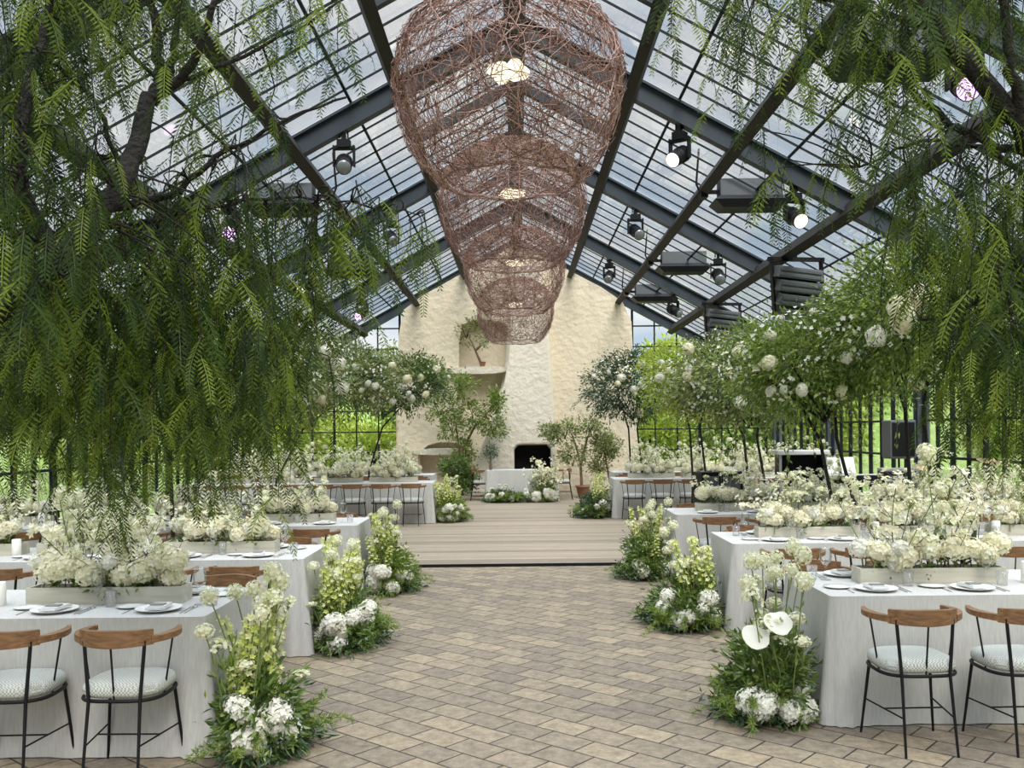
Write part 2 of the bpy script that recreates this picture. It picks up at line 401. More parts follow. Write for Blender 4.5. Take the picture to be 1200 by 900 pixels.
for i, y in enumerate(BAYS):
    for sgn in (-1, 1):
        m = MB(); m.ibeam((0.05 * sgn, y, zr(0.05) + .02), (sgn * EAVE_X, y, zr(EAVE_X) + .02), 0.15, 0.26, 0.03, up=(0, 1e-4, 1)); struct(m, 'rafter', M_steel)
        m = MB(); m.ibeam((sgn * EAVE_X, y, 0), (sgn * EAVE_X, y, zr(EAVE_X)), 0.20, 0.20, 0.025, up=(0, 1, 0)); struct(m, 'column', M_post)
m = MB(); m.box((0, 11.8, RIDGE + 0.02), (0.26, 27.4, 0.30)); struct(m, 'ridge_beam', M_steel)
for sgn in (-1, 1):
    for px_, w_, h_ in ((1.43, .13, .20), (2.71, .14, .22), (4.13, .14, .20), (5.6, .12, .18)):
        m = MB(); m.box((0, 0, 0), (w_, 27.0, h_), rotm(0, sgn * math.atan(SLOPE), 0)); m.v = [v + np.array([sgn * px_, 11.8, zr(px_) - 0.12]) for v in m.v]
        struct(m, 'purlin', M_purlin)
    m = MB(); m.box((sgn * EAVE_X, 11.8, zr(EAVE_X)), (0.22, 27.2, 0.20)); struct(m, 'eave_beam', M_steel)
# upper ridge-vent frames half way between rafters, above the first purlin
for y in (9.55, 13.95, 18.5):
    for sgn in (-1, 1):
        m = MB(); m.beam((sgn * .1, y, zr(.1) + .1), (sgn * 1.5, y, zr(1.5) + .1), 0.10, 0.14, up=(0, 1e-4, 1)); struct(m, 'vent_frame', M_steel)
# roof glazing, one panel per bay and side
for i in range(len(BAYS) - 1):
    y0, y1 = BAYS[i], BAYS[i + 1]
    for sgn in (-1, 1):
        t = thing('ceiling_glazing', None, None); t['kind'] = 'structure'
        m = MB(); m.beam((sgn * .1, (y0 + y1) / 2, zr(.1) + .20), (sgn * (EAVE_X + .1), (y0 + y1) / 2, zr(EAVE_X + .1) + .20), y1 - y0 - .02, 0.012, up=(0, 1e-4, 1))
        m.build('glass', M_roofglass, t)
        m = MB(); nb = 9
        for k in range(1, nb):
            y = y0 + (y1 - y0) * k / nb
            m.beam((sgn * .1, y, zr(.1) + .17), (sgn * EAVE_X, y, zr(EAVE_X) + .17), 0.015, 0.024, up=(0, 1e-4, 1))
        for xx in (2.05, 3.4, 4.9):
            m.box((sgn * xx, (y0 + y1) / 2, zr(xx) + .185), (0.035, y1 - y0 - .05, 0.02))
        m.build('glazing_bars', M_bar, t)
# side windows, one per bay
wn = 0
for i in range(len(BAYS) - 1):
    y0, y1 = BAYS[i] + .1, BAYS[i + 1] - .1
    for sgn in (-1, 1):
        wn += 1
        t = thing('window_%d' % wn, None, None); t['kind'] = 'structure'
        m = MB(); m.box((sgn * EAVE_X, (y0 + y1) / 2, 1.43), (0.012, y1 - y0, 2.86)); m.build('glass', M_glass, t)
        m = MB(); nv = 8
        for k in range(nv + 1):
            wv = 0.065 if k % 2 == 0 else 0.03
            m.box((sgn * EAVE_X, y0 + (y1 - y0) * k / nv, 1.43), (0.06, wv, 2.86))
        for z in (0.05, 0.6, 1.22, 1.84, 2.46): m.box((sgn * EAVE_X, (y0 + y1) / 2, z), (0.05, y1 - y0, 0.04))
        m.build('window_frame', M_bar, t)
# end wall windows either side of the fireplace
for sgn, x0 in ((-1, 3.1), (1, 3.0)):
    wn += 1
    t = thing('window_%d' % wn, None, None); t['kind'] = 'structure'
    m = MB(); p = [(sgn * x0, 0), (sgn * EAVE_X, 0), (sgn * EAVE_X, zr(EAVE_X)), (sgn * x0, zr(x0))]
    m.prism(p if sgn > 0 else p[::-1], END_Y - .006, END_Y + .006); m.build('glass', M_glass, t)
    m = MB(); x = x0 + .1; k = 0
    while x < EAVE_X:
        h = zr(x); m.box((sgn * x, END_Y, h / 2), (0.06 if k % 3 == 0 else .035, .05, h)); x += .6; k += 1
    z = .06
    while z < zr(x0) - .1:
        xe = min(EAVE_X, (RIDGE - z) / SLOPE); m.box((sgn * (x0 + xe) / 2, END_Y, z), (xe - x0, .05, .035)); z += .56
    m.build('window_frame', M_bar, t)
m = MB(); m.prism([(-EAVE_X, 0), (EAVE_X, 0), (EAVE_X, .12), (-EAVE_X, .12)], END_Y - .08, END_Y + .08); struct(m, 'trim_2', M_steel)

# ------------------------------------------------------------------ fireplace
def smooth_poly(p, it=2):
    p = [np.array(q, float) for q in p]
    for _ in range(it):
        q = []
        for i in range(len(p)):
            a, b = p[i], p[(i + 1) % len(p)]
            q += [a * .75 + b * .25, a * .25 + b * .75]
        p = q
    return [tuple(q) for q in p]
def cut(o, cutter):
    md = o.modifiers.new('cut', 'BOOLEAN'); md.object = cutter; md.operation = 'DIFFERENCE'; md.solver = 'EXACT'
    bpy.context.view_layer.update()
    dg = bpy.context.evaluated_depsgraph_get()
    me = bpy.data.meshes.new_from_object(o.evaluated_get(dg))
    o.modifiers.clear(); o.data = me
    bpy.data.objects.remove(cutter)
def cutter(poly, y0, y1):
    m = MB(); m.prism(poly, y0, y1)
    o = m.build('cutter', M_plaster); bm = bmesh.new(); bm.from_mesh(o.data); bmesh.ops.recalc_face_normals(bm, faces=bm.faces); bm.to_mesh(o.data); bm.free(); return o
fp = thing('fireplace', 'tall cream plaster fireplace wall with tapered chimney breast at far end', 'fireplace', (0, 25.0, 0))
wall = [(-3.28, .03), (-3.26, 1.5), (-3.2, 3.0), (-3.12, 4.3), (-3.0, 4.95), (-2.5, 5.32), (-1.2, 6.03), (0, 6.66), (1.2, 6.03), (2.2, 5.5), (2.75, 5.12), (2.98, 4.6), (3.05, 3.0), (3.12, 1.5), (3.18, .03)]
m = MB(); m.prism(wall, 0, .4)
o = m.build('chimney_wall', M_plaster, fp)
def fix_normals(o):
    bm = bmesh.new(); bm.from_mesh(o.data); bmesh.ops.recalc_face_normals(bm, faces=bm.faces); bm.to_mesh(o.data); bm.free()
fix_normals(o)
def local_cut(o, poly, y0, y1):
    c = cutter(poly, y0, y1); c.parent = fp; cut(o, c)
local_cut(o, smooth_poly([(-1.75, 2.0), (-.1, 2.0), (-.1, 4.5), (-.5, 4.75), (-1.4, 4.75), (-1.62, 4.3), (-1.62, 3.4)]), -.1, .32)
local_cut(o, smooth_poly([(-2.7, .35), (-1.25, .35), (-1.25, 1.5), (-2.7, 1.5)]), -.1, .30)
bevel(o, .05, 3)
def B(px, py): return ((px - VX) / 45.0, EYE + (VY - py) / 45.0)
breast = [B(552, 581.0), B(552, 565), B(556, 545), B(565, 520), B(575, 497), B(584, 473), B(591, 450), B(596, 425), B(598, 400), B(600, 360), B(604, 310), B(632, 310), B(640, 355), B(645, 400), B(648, 450), B(651, 520), B(653, 581.0)]
m = MB(); m.prism(breast, -.62, .02); o = m.build('chimney_breast', M_plaster_l, fp); fix_normals(o)
local_cut(o, [(-.12, .33), (.82, .33), (.82, 1.24), (.79, 1.32), (.70, 1.36), (.02, 1.36), (-.07, 1.33), (-.12, 1.24)], -.8, -.08)
bevel(o, .07, 3)
m = MB()
for c, s_ in (((.35, -.1, .85), (1.0, .03, 1.1)), ((.35, -.33, .35), (.96, .5, .03)), ((-.115, -.33, .85), (.02, .5, 1.0)), ((.815, -.33, .85), (.02, .5, 1.0)), ((.35, -.33, 1.35), (.9, .5, .02))): m.box(c, s_)
m.build('firebox', M_soot, fp)
m = MB(); m.prism(smooth_poly([(-1.95, 3.25), (-.3, 3.25), (-.22, 3.45), (-1.95, 3.43)], 2), -.22, .3); o = m.build('shelf', M_plaster_l, fp); fix_normals(o); bevel(o, .03)
m = MB(); m.prism(smooth_poly([(-2.85, 1.12), (-1.45, 1.12), (-1.4, 1.3), (-2.85, 1.28)], 2), -.25, .3); o = m.build('shelf', M_plaster_l, fp); fix_normals(o); bevel(o, .03)

# ------------------------------------------------------------------ outside
def hill_z(x, y):
    d = max(abs(x) - 9.0, 0); e = max(y - 29.0, 0)
    z = -.03 + .16 * d * (1 if d < 25 else 25 / d) + .10 * min(e, 50) * (1.0 if x < 0 else .8)
    return z + mnoise.noise(Vector((x * .08, y * .08, 3.1))) * min(2.0, .06 * (d + e))
g = MB(); xs = np.linspace(-90, 90, 91); ys = np.linspace(-12, 130, 72)
V = np.array([[x, y, hill_z(x, y) - .12] for y in ys for x in xs]); nx = len(xs)
g.add(V, [[j * nx + i, j * nx + i + 1, (j + 1) * nx + i + 1, (j + 1) * nx + i] for j in range(len(ys) - 1) for i in range(nx - 1)], 0, True)
struct(g, 'terrain_lawn', M_lawn)
# distant mountain ridge
g = MB(); xs = np.linspace(-260, 260, 80); prof = [18 + 10 * mnoise.noise(Vector((x * .012, 0, 8.0))) + 5 * mnoise.noise(Vector((x * .05, 2, 8.0))) for x in xs]
V = np.array([[x, 200, -5] for x in xs] + [[x, 235, h * .7] for x, h in zip(xs, prof)] + [[x, 270, h] for x, h in zip(xs, prof)]); k = len(xs)
g.add(V, [[j * k + i, j * k + i + 1, (j + 1) * k + i + 1, (j + 1) * k + i] for j in range(2) for i in range(k - 1)], 0, True)
struct(g, 'terrain_far_hills', M_hill)

h = thing('brick_house', 'small red brick house beyond the glass end wall', 'house', (-10.4, 41, hill_z(-10.4, 41) - .3), .15)
m = MB(); m.box((0, 0, 1.3), (3.6, 4, 2.6)); m.build('wall', M_brickred, h)
m = MB(); m.prism([(-2.1, 2.55), (2.1, 2.55), (0, 4.0)], -2.2, 2.2); m.build('roof', M_rooftile, h)
m = MB(); m.box((.6, -2.01, 1.5), (.9, .05, 1.1)); m.build('window', M_black, h)

# outdoor trees
def outdoor_tree_meshes():
    out = []
    for k, (mat, L) in enumerate(((M_leafb, .30), (M_leafm, .28), (M_leafb, .24), (M_leafb, .3))):
        rng = np.random.default_rng(100 + k)
        p, d, c = clumps(rng, 70, 40, (1.5, 1.5, 1.7), .30, .35)
        mb = MB(); leaves(mb, p + np.array([0, 0, 2.3]), L, L * .5, rng, 0, d, .2)
        f = mb.mesh('foliage', mat)
        mb = MB(); mb.tube([(0, 0, -.3), (.05, 0, .8), (0, .05, 1.8), (.05, 0, 2.6)], [.12, .1, .07, .03], 7)
        for a in range(5):
            an = a * 1.3; mb.tube([(0, .03, 1.1 + .2 * a), (.5 * math.cos(an), .5 * math.sin(an), 1.9 + .2 * a), (1.0 * math.cos(an), 1.0 * math.sin(an), 2.5 + .2 * a)], [.05, .035, .015], 5)
        out.append((f, mb.mesh('trunk', M_bark)))
    return out
OT = outdoor_tree_meshes()
spots = []
for i in range(6): spots.append((-9.3 + 1.25 * i, 28.0 + (i % 2) * 2.3, .50 + .12 * ((i * 7) % 4)))
for i in range(6): spots.append((2.6 + 1.3 * i, 28.0 + ((i + 1) % 2) * 2.4, .55 + .12 * ((i * 5) % 4)))
for i in range(8): spots.append((-10.5 - (i % 3) * 1.9, 6.5 + 2.9 * i, .55 + .12 * (i % 4)))
for i in range(5): spots.append((12.5 + (i % 3) * 2.8, 15.5 + 3.2 * i, .5 + .1 * (i % 3)))
for i in range(12): spots.append((-22 + 4.3 * i + (i % 2), 44 + (i % 4) * 4, .85 + .15 * (i % 3)))
for i in range(6): spots.append((24 + 3 * (i % 3), 18 + 6 * i, .8 + .15 * (i % 3)))
names = [('left end window', 6), ('right end window', 6), ('left glass wall', 8), ('right glass wall', 5), ('far end of the garden', 12), ('hillside on the right', 6)]
order_w = ['first', 'second', 'third', 'fourth', 'fifth', 'sixth', 'seventh', 'eighth', 'ninth', 'tenth', 'eleventh', 'twelfth', 'thirteenth', 'fourteenth', 'fifteenth', 'sixteenth']
gi = [(nm, j) for nm, c_ in names for j in range(c_)]
for i, (x, y, s_) in enumerate(spots):
    nm, j = gi[i]
    shade = ['bright yellow-green', 'mid green', 'bright yellow-green', 'bright yellow-green'][i % 4]
    t = thing('garden_tree', '%s leafy tree outside, %s one along the %s' % (shade, order_w[j], nm), 'tree', (x, y, hill_z(x, y) - .1), i * 1.7, 'garden trees outside the glasshouse')
    t.scale = (s_, s_, s_ * (.9 + .12 * (i % 3)))
    link(OT[i % 4][1], 'trunk', t); link(OT[i % 4][0], 'foliage', t)

# ================================================================== HANGING FITTINGS
def twig_mesh(seed):
    rng = np.random.default_rng(seed)
    prof = np.array([(.50, 0), (.62, .10), (.74, .30), (.82, .55), (.85, .80), (.80, 1.02), (.66, 1.22), (.42, 1.38), (.10, 1.46)])
    seg = np.concatenate([[0], np.cumsum(np.linalg.norm(np.diff(prof, axis=0), axis=1))]); T = seg[-1]
    cum = np.linspace(0, T, 60); rr = np.interp(cum, seg, prof[:, 0]); cdf = np.cumsum(rr); cdf /= cdf[-1]
    mb = MB()
    def P(s_, th, off): 
        s_ = np.clip(s_, 0, T); r = np.interp(s_, seg, prof[:, 0]) + off; return np.stack([r * np.cos(th), r * np.sin(th), np.interp(s_, seg, prof[:, 1])], 1)
    for i in range(1650):
        s0 = np.interp(rng.uniform(), cdf, cum); th0 = rng.uniform(0, 2 * PI); a = rng.uniform(0, 2 * PI); L = rng.uniform(.25, .7)
        u = np.linspace(-.5, .5, 5); cur = rng.uniform(-1.2, 1.2)
        ds = np.sin(a + cur * u) * L * u; dt = np.cos(a + cur * u) * L * u
        r0 = max(.15, np.interp(s0, seg, prof[:, 0]))
        mb.tube(P(s0 + ds, th0 + dt / r0, rng.uniform(-.03, .03) + .02 * np.sin(u * 9 + i)), rng.uniform(.0018, .004), 3, 0, False)
    for z_, r_ in ((0.0, .50), (.015, .505)):
        th = np.linspace(0, 2 * PI, 41); mb.tube(np.stack([r_ * np.cos(th), r_ * np.sin(th), np.full(41, z_) + .012 * np.sin(th * 7)], 1), .004, 4, 0, False)
    return mb.mesh('twig_basket', M_twig)
TW = [twig_mesh(11), twig_mesh(12)]
bm_ = MB()
for k in range(7):
    a = k * 2 * PI / 6; r = 0 if k == 6 else .10
    bm_.ball((r * math.cos(a), r * math.sin(a), .02 * (k % 2)), .062, 10, 0, (1, 1, .8))
BULB = bm_.mesh('lamp_cluster', M_bulb)
sc_ = MB(); sc_.lathe([(.02, .16), (.05, .10), (.12, .07), (.12, .05)], 12); SOCK = sc_.mesh('lamp_socket', M_black)
ch_names = ['front twig basket chandelier, largest and closest, hanging under the glass ridge', 'second twig basket chandelier from the front under the ridge', 'third twig basket chandelier from the front under the ridge', 'rearmost twig basket chandelier, hanging before the plaster fireplace wall']
for k, (D, z0) in enumerate(((7.0, 3.58), (10.95, 3.66), (15.9, 3.74), (20.9, 3.70))):
    t = thing('twig_chandelier', ch_names[k], 'chandelier', (-.05, D, z0), k * 1.1, 'twig chandeliers along the ridge')
    link(TW[k % 2], 'twig_basket', t)
    link(BULB, 'lamp_cluster', t, (0, 0, .82)); link(SOCK, 'lamp_socket', t, (0, 0, .86))
    mb = MB(); mb.tube([(0, 0, 1.0), (0, 0, RIDGE - .12 - z0)], .008, 5); mb.build('pendant_cord', M_black, t)

# moving-head spotlights under the rafters
def spot_proto(lens, seed):
    b = {}
    mb = MB(); mb.box((0, 0, -.05), (.16, .13, .10)); mb.box((0, 0, .03), (.05, .08, .10)); mb.tube([(-.05, 0, .03), (-.05, 0, .12), (.05, 0, .12), (.05, 0, .03)], .012, 5); b['clamp'] = mb.mesh('clamp', M_black)
    mb = MB()
    for sx in (-1, 1): mb.box((sx * .125, 0, -.20), (.022, .08, .26))
    mb.box((0, 0, -.10), (.27, .09, .03)); b['yoke'] = mb.mesh('yoke', M_black)
    R = rotm(math.radians(-62), 0, math.radians(seed * 23 % 50 - 25))
    mb = MB(); mb.lathe([(.05, .17), (.085, .15), (.10, .05), (.10, -.05), (.085, -.09), (.098, -.12), (.098, -.20)], 16, (0, 0, 0), 0, R=R)
    for kk in range(4): mb.lathe([(.106, .10 - kk * .035), (.106, .085 - kk * .035)], 16, (0, 0, 0), 0, R=R)
    mb.v = [v + np.array([0, 0, -.29]) for v in mb.v]; b['body'] = mb.mesh('lamp_body', M_black)
    mb = MB(); mb.lathe([(.088, -.185), (.088, -.205), (.04, -.218), (.002, -.222)], 16, R=R, caps=(True, False)); mb.v = [v + np.array([0, 0, -.29]) for v in mb.v]; b['lens'] = mb.mesh('lens', lens)
    return b
PW, PV, PO = spot_proto(M_spotw, 3), spot_proto(M_spotp, 5), spot_proto(M_spotoff, 8)
spots_ = [(2.05, 11.74, PW, 'lit warm spotlight under the front right rafter, beside the twig chandelier'),
          (2.05, 16.2, PO, 'dark spotlight on second right rafter, inner of two'),
          (2.05, 20.9, PO, 'small dark spotlight on rear right rafter, inner of two'),
          (3.47, 11.74, PW, 'lit warm spotlight under the front right rafter, farther out beside foliage'),
          (3.47, 16.2, PO, 'dark spotlight on second right rafter, above the small speaker stack'),
          (3.47, 20.9, PO, 'small dark spotlight on rear right rafter, outer of two'),
          (-2.15, 11.74, PO, 'black spotlight under the front left rafter, clear of leaves'),
          (-3.6, 16.2, PW, 'round lit spotlight on second left rafter among leaves'),
          (-2.17, 16.2, PO, 'dark spotlight on second left rafter half behind drooping leaves'),
          (-3.45, 20.9, PV, 'violet glowing spotlight on the rear left rafter'),
          (-3.6, 11.74, PV, 'bright violet spotlight on front left rafter behind the pepper leaves'),
          (3.47, 7.25, PV, 'faint violet spotlight high among the right pepper tree leaves')]
for i, (x, y, P_, lb) in enumerate(spots_):
    t = thing('spotlight', lb, 'spotlight', (x, y, zr(x) - .22), (i * .7) % 1.2 - .6, 'stage spotlights on the rafters')
    for nm in ('clamp', 'yoke', 'body', 'lens'): link(P_[nm], {'body': 'lamp_body'}.get(nm, nm), t)
# overhead heaters
mb = MB(); mb.box((0, 0, .16), (.88, .26, .26)); HB = mb.mesh('housing', M_grey)
mb = MB()
mb.add([(-.45, -.15, .05), (.45, -.15, .05), (.45, .15, .05), (-.45, .15, .05), (-.54, -.24, -.02), (.54, -.24, -.02), (.54, .24, -.02), (-.54, .24, -.02), (-.42, -.20, -.13), (.42, -.20, -.13), (.42, .20, -.13), (-.42, .20, -.13)],
       [[0, 1, 2, 3], [11, 10, 9, 8]] + [[i, 4 + i, 4 + (i + 1) % 4, (i + 1) % 4] for i in range(4)] + [[4 + i, 8 + i, 8 + (i + 1) % 4, 4 + (i + 1) % 4] for i in range(4)])
HH = mb.mesh('reflector_hood', M_blackp)
mb = MB(); mb.box((-.56, 0, .13), (.24, .05, .05)); mb.tube([(-.55, 0, .12), (-.70, 0, .10), (-.76, 0, .25), (-.72, 0, .75)], .016, 6); mb.box((-.66, 0, .12), (.10, .20, .16)); HK = mb.mesh('mounting_bracket', M_black)
heats = [(1, 8.3, 'grey box heater nearest the front right, hidden among pepper leaves'), (1, 13.4, 'largest clearly seen grey box heater hung on the right purlin'), (1, 18.8, 'middle grey box heater of the three on the right purlin'), (1, 23.0, 'smallest grey box heater beside the fireplace on the right purlin'),
         (-1, 13.4, 'grey box heater on the left purlin behind drooping leaves'), (-1, 18.8, 'grey box heater on left purlin above the flower canopy')]
for sg, D, lb in heats:
    t = thing('box_heater', lb, 'heater', (sg * (2.71 + .62), D, zr(2.71) - .32), 0 if sg > 0 else PI, 'box heaters along the purlins')
    link(HB, 'housing', t); link(HH, 'reflector_hood', t); link(HK, 'mounting_bracket', t)
# line-array speakers
for (x, y, sc, lb) in ((4.25, 14.3, 1.0, 'large louvred black speaker stack hung on right beside flowering canopy'), (4.2, 19.3, .95, 'smaller louvred black speaker stack hung farther back on the right')):
    t = thing('line_array_speaker', lb, 'speaker', (x, y, zr(4.13) - .30), 0.15); t.scale = (sc,) * 3
    for k in range(4):
        mb = MB(); R = rotm(math.radians(8 + 9 * k), math.radians(6), 0)
        mb.box((0, 0, 0), (.74, .36, .17), R, 0, .94)
        for q in range(2): mb.box(R @ np.array([0, -.185, -.04 + .08 * q]), (.66, .012, .05), R)
        mb.v = [v + np.array([.03 * k, .015 * k * k, -.14 - .185 * k]) for v in mb.v]
        o = mb.build('speaker_cabinet', M_grey, t); bevel(o, .012)
    mb = MB()
    for sx in (-.40, .40): mb.beam((sx, 0, .1), (sx + .1, .12, -.80), .03, .09, up=(0, 1, .1))
    mb.beam((-.45, 0, .08), (.45, 0, .08), .06, .06); mb.tube([(0, 0, .08), (0, 0, .24)], .02, 6)
    mb.build('rigging_frame', M_black, t)
# ================================================================== FURNITURE
# ---- tables: (side, front distance, aisle edge x, outer edge x, depth, row words)
TABLES = [
    (-1, 5.04, 1.70, 5.6, .95, 'front left'), (-1, 7.30, 1.69, 6.1, .95, 'second left'), (-1, 9.90, 1.72, 6.3, .95, 'third left'),
    (-1, 17.45, 1.62, 6.3, .95, 'fourth left'), (-1, 20.6, 1.9, 6.3, .95, 'rear left'),
    (1, 5.45, 1.80, 5.6, .95, 'front right'), (1, 7.98, 1.81, 6.1, .95, 'second right'), (1, 10.75, 1.79, 6.3, .95, 'third right'),
    (1, 18.0, 1.82, 6.3, .95, 'fourth right'), (1, 20.9, 2.1, 6.3, .95, 'rear right')]
TOP = 0.75
def base_z(y): return DECK_Z if y > 12.0 else 0.0
def cloth_mesh(w_, d_, h_, seed, flare_corner=None):
    rng = np.random.default_rng(seed)
    pts, nrm = [], []
    r = .03
    def seg(a, b, n, nv):
        for i in range(n): pts.append(np.array(a) + (np.array(b) - np.array(a)) * i / n); nrm.append(np.array(nv, float))
    def arc(c, a0, n=5):
        for i in range(n):
            a = a0 + PI / 2 * i / n; pts.append(np.array(c) + r * np.array([math.cos(a), math.sin(a)])); nrm.append(np.array([math.cos(a), math.sin(a)]))
    x, y = w_ / 2, d_ / 2; nw = int(w_ / .035); nd = int(d_ / .035)
    seg((-x + r, -y), (x - r, -y), nw, (0, -1)); arc((x - r, -y + r), -PI / 2); seg((x, -y + r), (x, y - r), nd, (1, 0)); arc((x - r, y - r), 0)
    seg((x - r, y), (-x + r, y), nw, (0, 1)); arc((-x + r, y - r), PI / 2); seg((-x, y - r), (-x, -y + r), nd, (-1, 0)); arc((-x + r, -y + r), PI)
    pts = np.array(pts); nrm = np.array(nrm); N = len(pts)
    s_ = np.concatenate([[0], np.cumsum(np.linalg.norm(np.diff(pts, axis=0), axis=1))])
    ph = rng.uniform(0, 6, 4)
    fold = .5 * np.sin(s_ * 17 + ph[0] + 1.3 * np.sin(s_ * 3.1)) + .3 * np.sin(s_ * 31 + ph[1]) + .35 * np.sin(s_ * 7 + ph[2])
    corner = np.zeros(N)
    for cx in (-x, x):
        for cy in (-y, y): corner = np.maximum(corner, np.exp(-((pts[:, 0] - cx) ** 2 + (pts[:, 1] - cy) ** 2) / .035))
    levels = np.array([0, .01, .05, .15, .3, .5, .7, .85, .95, 1.0]); rings = []
    for t in levels:
        off = (.015 * fold * t ** .8 + .012 * t) + corner * (.045 * t ** 1.3 + .026 * np.sin(s_ * 62 + ph[3]) * t ** .6)
        z = h_ - t * (h_ - .006) if t > .01 else h_ - .004 * t / .01
        rings.append(np.column_stack([pts + nrm * off[:, None], np.full(N, z)]))
    v = np.concatenate(rings); L = len(levels); mb = MB()
    f = [[i * N + (j + 1) % N, i * N + j, (i + 1) * N + j, (i + 1) * N + (j + 1) % N] for i in range(L - 1) for j in range(N)]
    mb.add(v, f, 0, True)
    mb.add(rings[0], [list(range(N))], 0, False)
    return mb.mesh('tablecloth', M_cloth)
for sg, y0, xi, xo, dp, nm in TABLES:
    w_ = xo - xi; cx = sg * (xi + xo) / 2; z = base_z(y0)
    t = thing('banquet_table', 'long %s banquet table draped to the floor in pale grey linen' % nm, 'table', (cx, y0 + dp / 2, z), 0, 'linen draped banquet tables')
    link(cloth_mesh(w_, dp, TOP, int(y0 * 10)), 'tablecloth', t)
    mb = MB(); mb.box((0, 0, TOP - .03), (w_ - .06, dp - .06, .03)); mb.build('tabletop', M_trough, t)

# ---- chair
def arc_ribbon(mb, a0, a1, n, rx, ry, z0f, hf, tf, cy=0):
    """a bent wooden rail following an ellipse; a=0 is the back centre"""
    V_ = []
    for i in range(n + 1):
        u = i / n; a = a0 + (a1 - a0) * u
        c = np.array([rx * math.sin(a), cy - ry * math.cos(a)]); nv = np.array([math.sin(a) / rx, -math.cos(a) / ry]); nv /= np.linalg.norm(nv)
        h_ = hf(u); t_ = tf(u); z = z0f(u)
        o_, i_ = c + nv * t_ / 2, c - nv * t_ / 2
        V_ += [(o_[0], o_[1], z - h_ / 2), (i_[0], i_[1], z - h_ / 2), (i_[0], i_[1], z + h_ / 2), (o_[0], o_[1], z + h_ / 2)]
    f = [[i * 4 + j, i * 4 + (j + 1) % 4, (i + 1) * 4 + (j + 1) % 4, (i + 1) * 4 + j] for i in range(n) for j in range(4)]
    mb.add(V_, f, 0, False); mb.add(V_[:4] + V_[-4:], [[3, 2, 1, 0], [4, 5, 6, 7]])
CH = {}
mb = MB(); pr = [(.80, .425), (.95, .432), (1.0, .45), (1.0, .47), (.95, .49), (.80, .502), (.4, .508), (.01, .509)]
mb.lathe(pr, 32, (0, 0, 0), 0, .225, .215, .62, caps=(True, True)); CH['seat'] = mb.mesh('seat', M_seat)
mb = MB(); th = np.linspace(0, 2 * PI, 33)
mb.tube([(.222 * np.sign(math.cos(a)) * abs(math.cos(a)) ** .62, .212 * np.sign(math.sin(a)) * abs(math.sin(a)) ** .62, .418) for a in th], .010, 6, 0, False); CH['seat_frame'] = mb.mesh('seat_frame', M_black)
mb = MB(); arc_ribbon(mb, -.86, .86, 16, .255, .245, lambda u: .735, lambda u: .088 - .012 * abs(u - .5) * 2, lambda u: .026 + .010 * math.sin(PI * u)); CH['backrest'] = mb.mesh('backrest', M_wood)
for nm, s_ in (('arm_l', -1), ('arm_r', 1)):
    mb = MB(); arc_ribbon(mb, s_ * .80, s_ * 2.0, 14, .262, .25, lambda u: .722 + .010 * u, lambda u: .036 - .012 * u, lambda u: .026 + .026 * math.sin(PI * min(1, u * 1.1)) ** 1); CH[nm] = mb.mesh('armrest', M_wood)
for k, (a, tx, ty) in enumerate(((-1.45, -.205, -.04), (0, 0, -.205), (1.45, .205, -.04))):
    mb = MB(); mb.tube([(.255 * math.sin(a), -.245 * math.cos(a), .715), (tx, ty, .415)], .0055, 6); CH['spindle%d' % k] = mb.mesh('spindle', M_black)
legs = [[(-.165, -.195, .72), (-.14, -.205, .42), (-.150, -.275, 0)], [(.165, -.195, .72), (.14, -.205, .42), (.150, -.275, 0)], [(-.185, .155, .42), (-.225, .20, 0)], [(.185, .155, .42), (.225, .20, 0)]]
for k, p in enumerate(legs):
    mb = MB(); mb.tube(p, [.010] * (len(p) - 1) + [.0075], 7); CH['leg%d' % k] = mb.mesh('leg', M_black)
mb = MB(); mb.tube([(-.146, -.245, .2), (-.205, .18, .2)], .005, 5); mb.tube([(.146, -.245, .2), (.205, .18, .2)], .005, 5); mb.tube([(-.178, -.03, .2), (.178, -.03, .2)], .005, 5); CH['stretcher'] = mb.mesh('stretcher', M_black)
CH_PARTS = [('seat', 'seat'), ('seat_frame', 'seat_frame'), ('backrest', 'backrest'), ('armrest', 'arm_l'), ('armrest', 'arm_r')] + [('spindle', 'spindle%d' % k) for k in range(3)] + [('leg', 'leg%d' % k) for k in range(4)] + [('stretcher', 'stretcher')]
chair0 = None
def chair(x, y, rz, label, group):
    global chair0
    if chair0 is None:
        chair0 = thing('barrel_chair', label, 'chair', (x, y, base_z(y)), rz, group); chair0.scale = (.92, .92, .985)
        for nm, k in CH_PARTS: link(CH[k], nm, chair0)
        return chair0
    return dup(chair0, (x, y, base_z(y)), rz, label, group)
# ---- place settings (meshes shared by all copies)
mb = MB(); mb.lathe([(.06, 0), (.085, .004), (.125, .016), (.128, .019), (.122, .018), (.085, .008), (.01, .007)], 28, caps=(True, True)); PLATE = mb.mesh('dinner_plate', M_plate)
mb = MB(); mb.lathe([(.04, 0), (.055, .003), (.078, .010), (.080, .012), (.055, .006), (.01, .005)], 24, caps=(True, True)); SIDEP = mb.mesh('side_plate', M_plate)
mb = MB(); mb.box((0, 0, .006), (.10, .16, .012)); mb.box((.004, .006, .014), (.09, .13, .006)); NAPK = mb.mesh('napkin', M_napkin)
mb = MB(); mb.box((0, 0, .002), (.075, .055, .004)); CARD = mb.mesh('menu_card', M_menu)
mb = MB(); mb.lathe([(.034, 0), (.034, .003), (.006, .006), (.004, .03), (.004, .085), (.012, .095), (.034, .12), (.040, .15), (.036, .20), (.033, .21), (.035, .20), (.038, .15), (.032, .122), (.004, .10)], 14, caps=(True, True)); GOB = mb.mesh('wine_glass', M_wine)
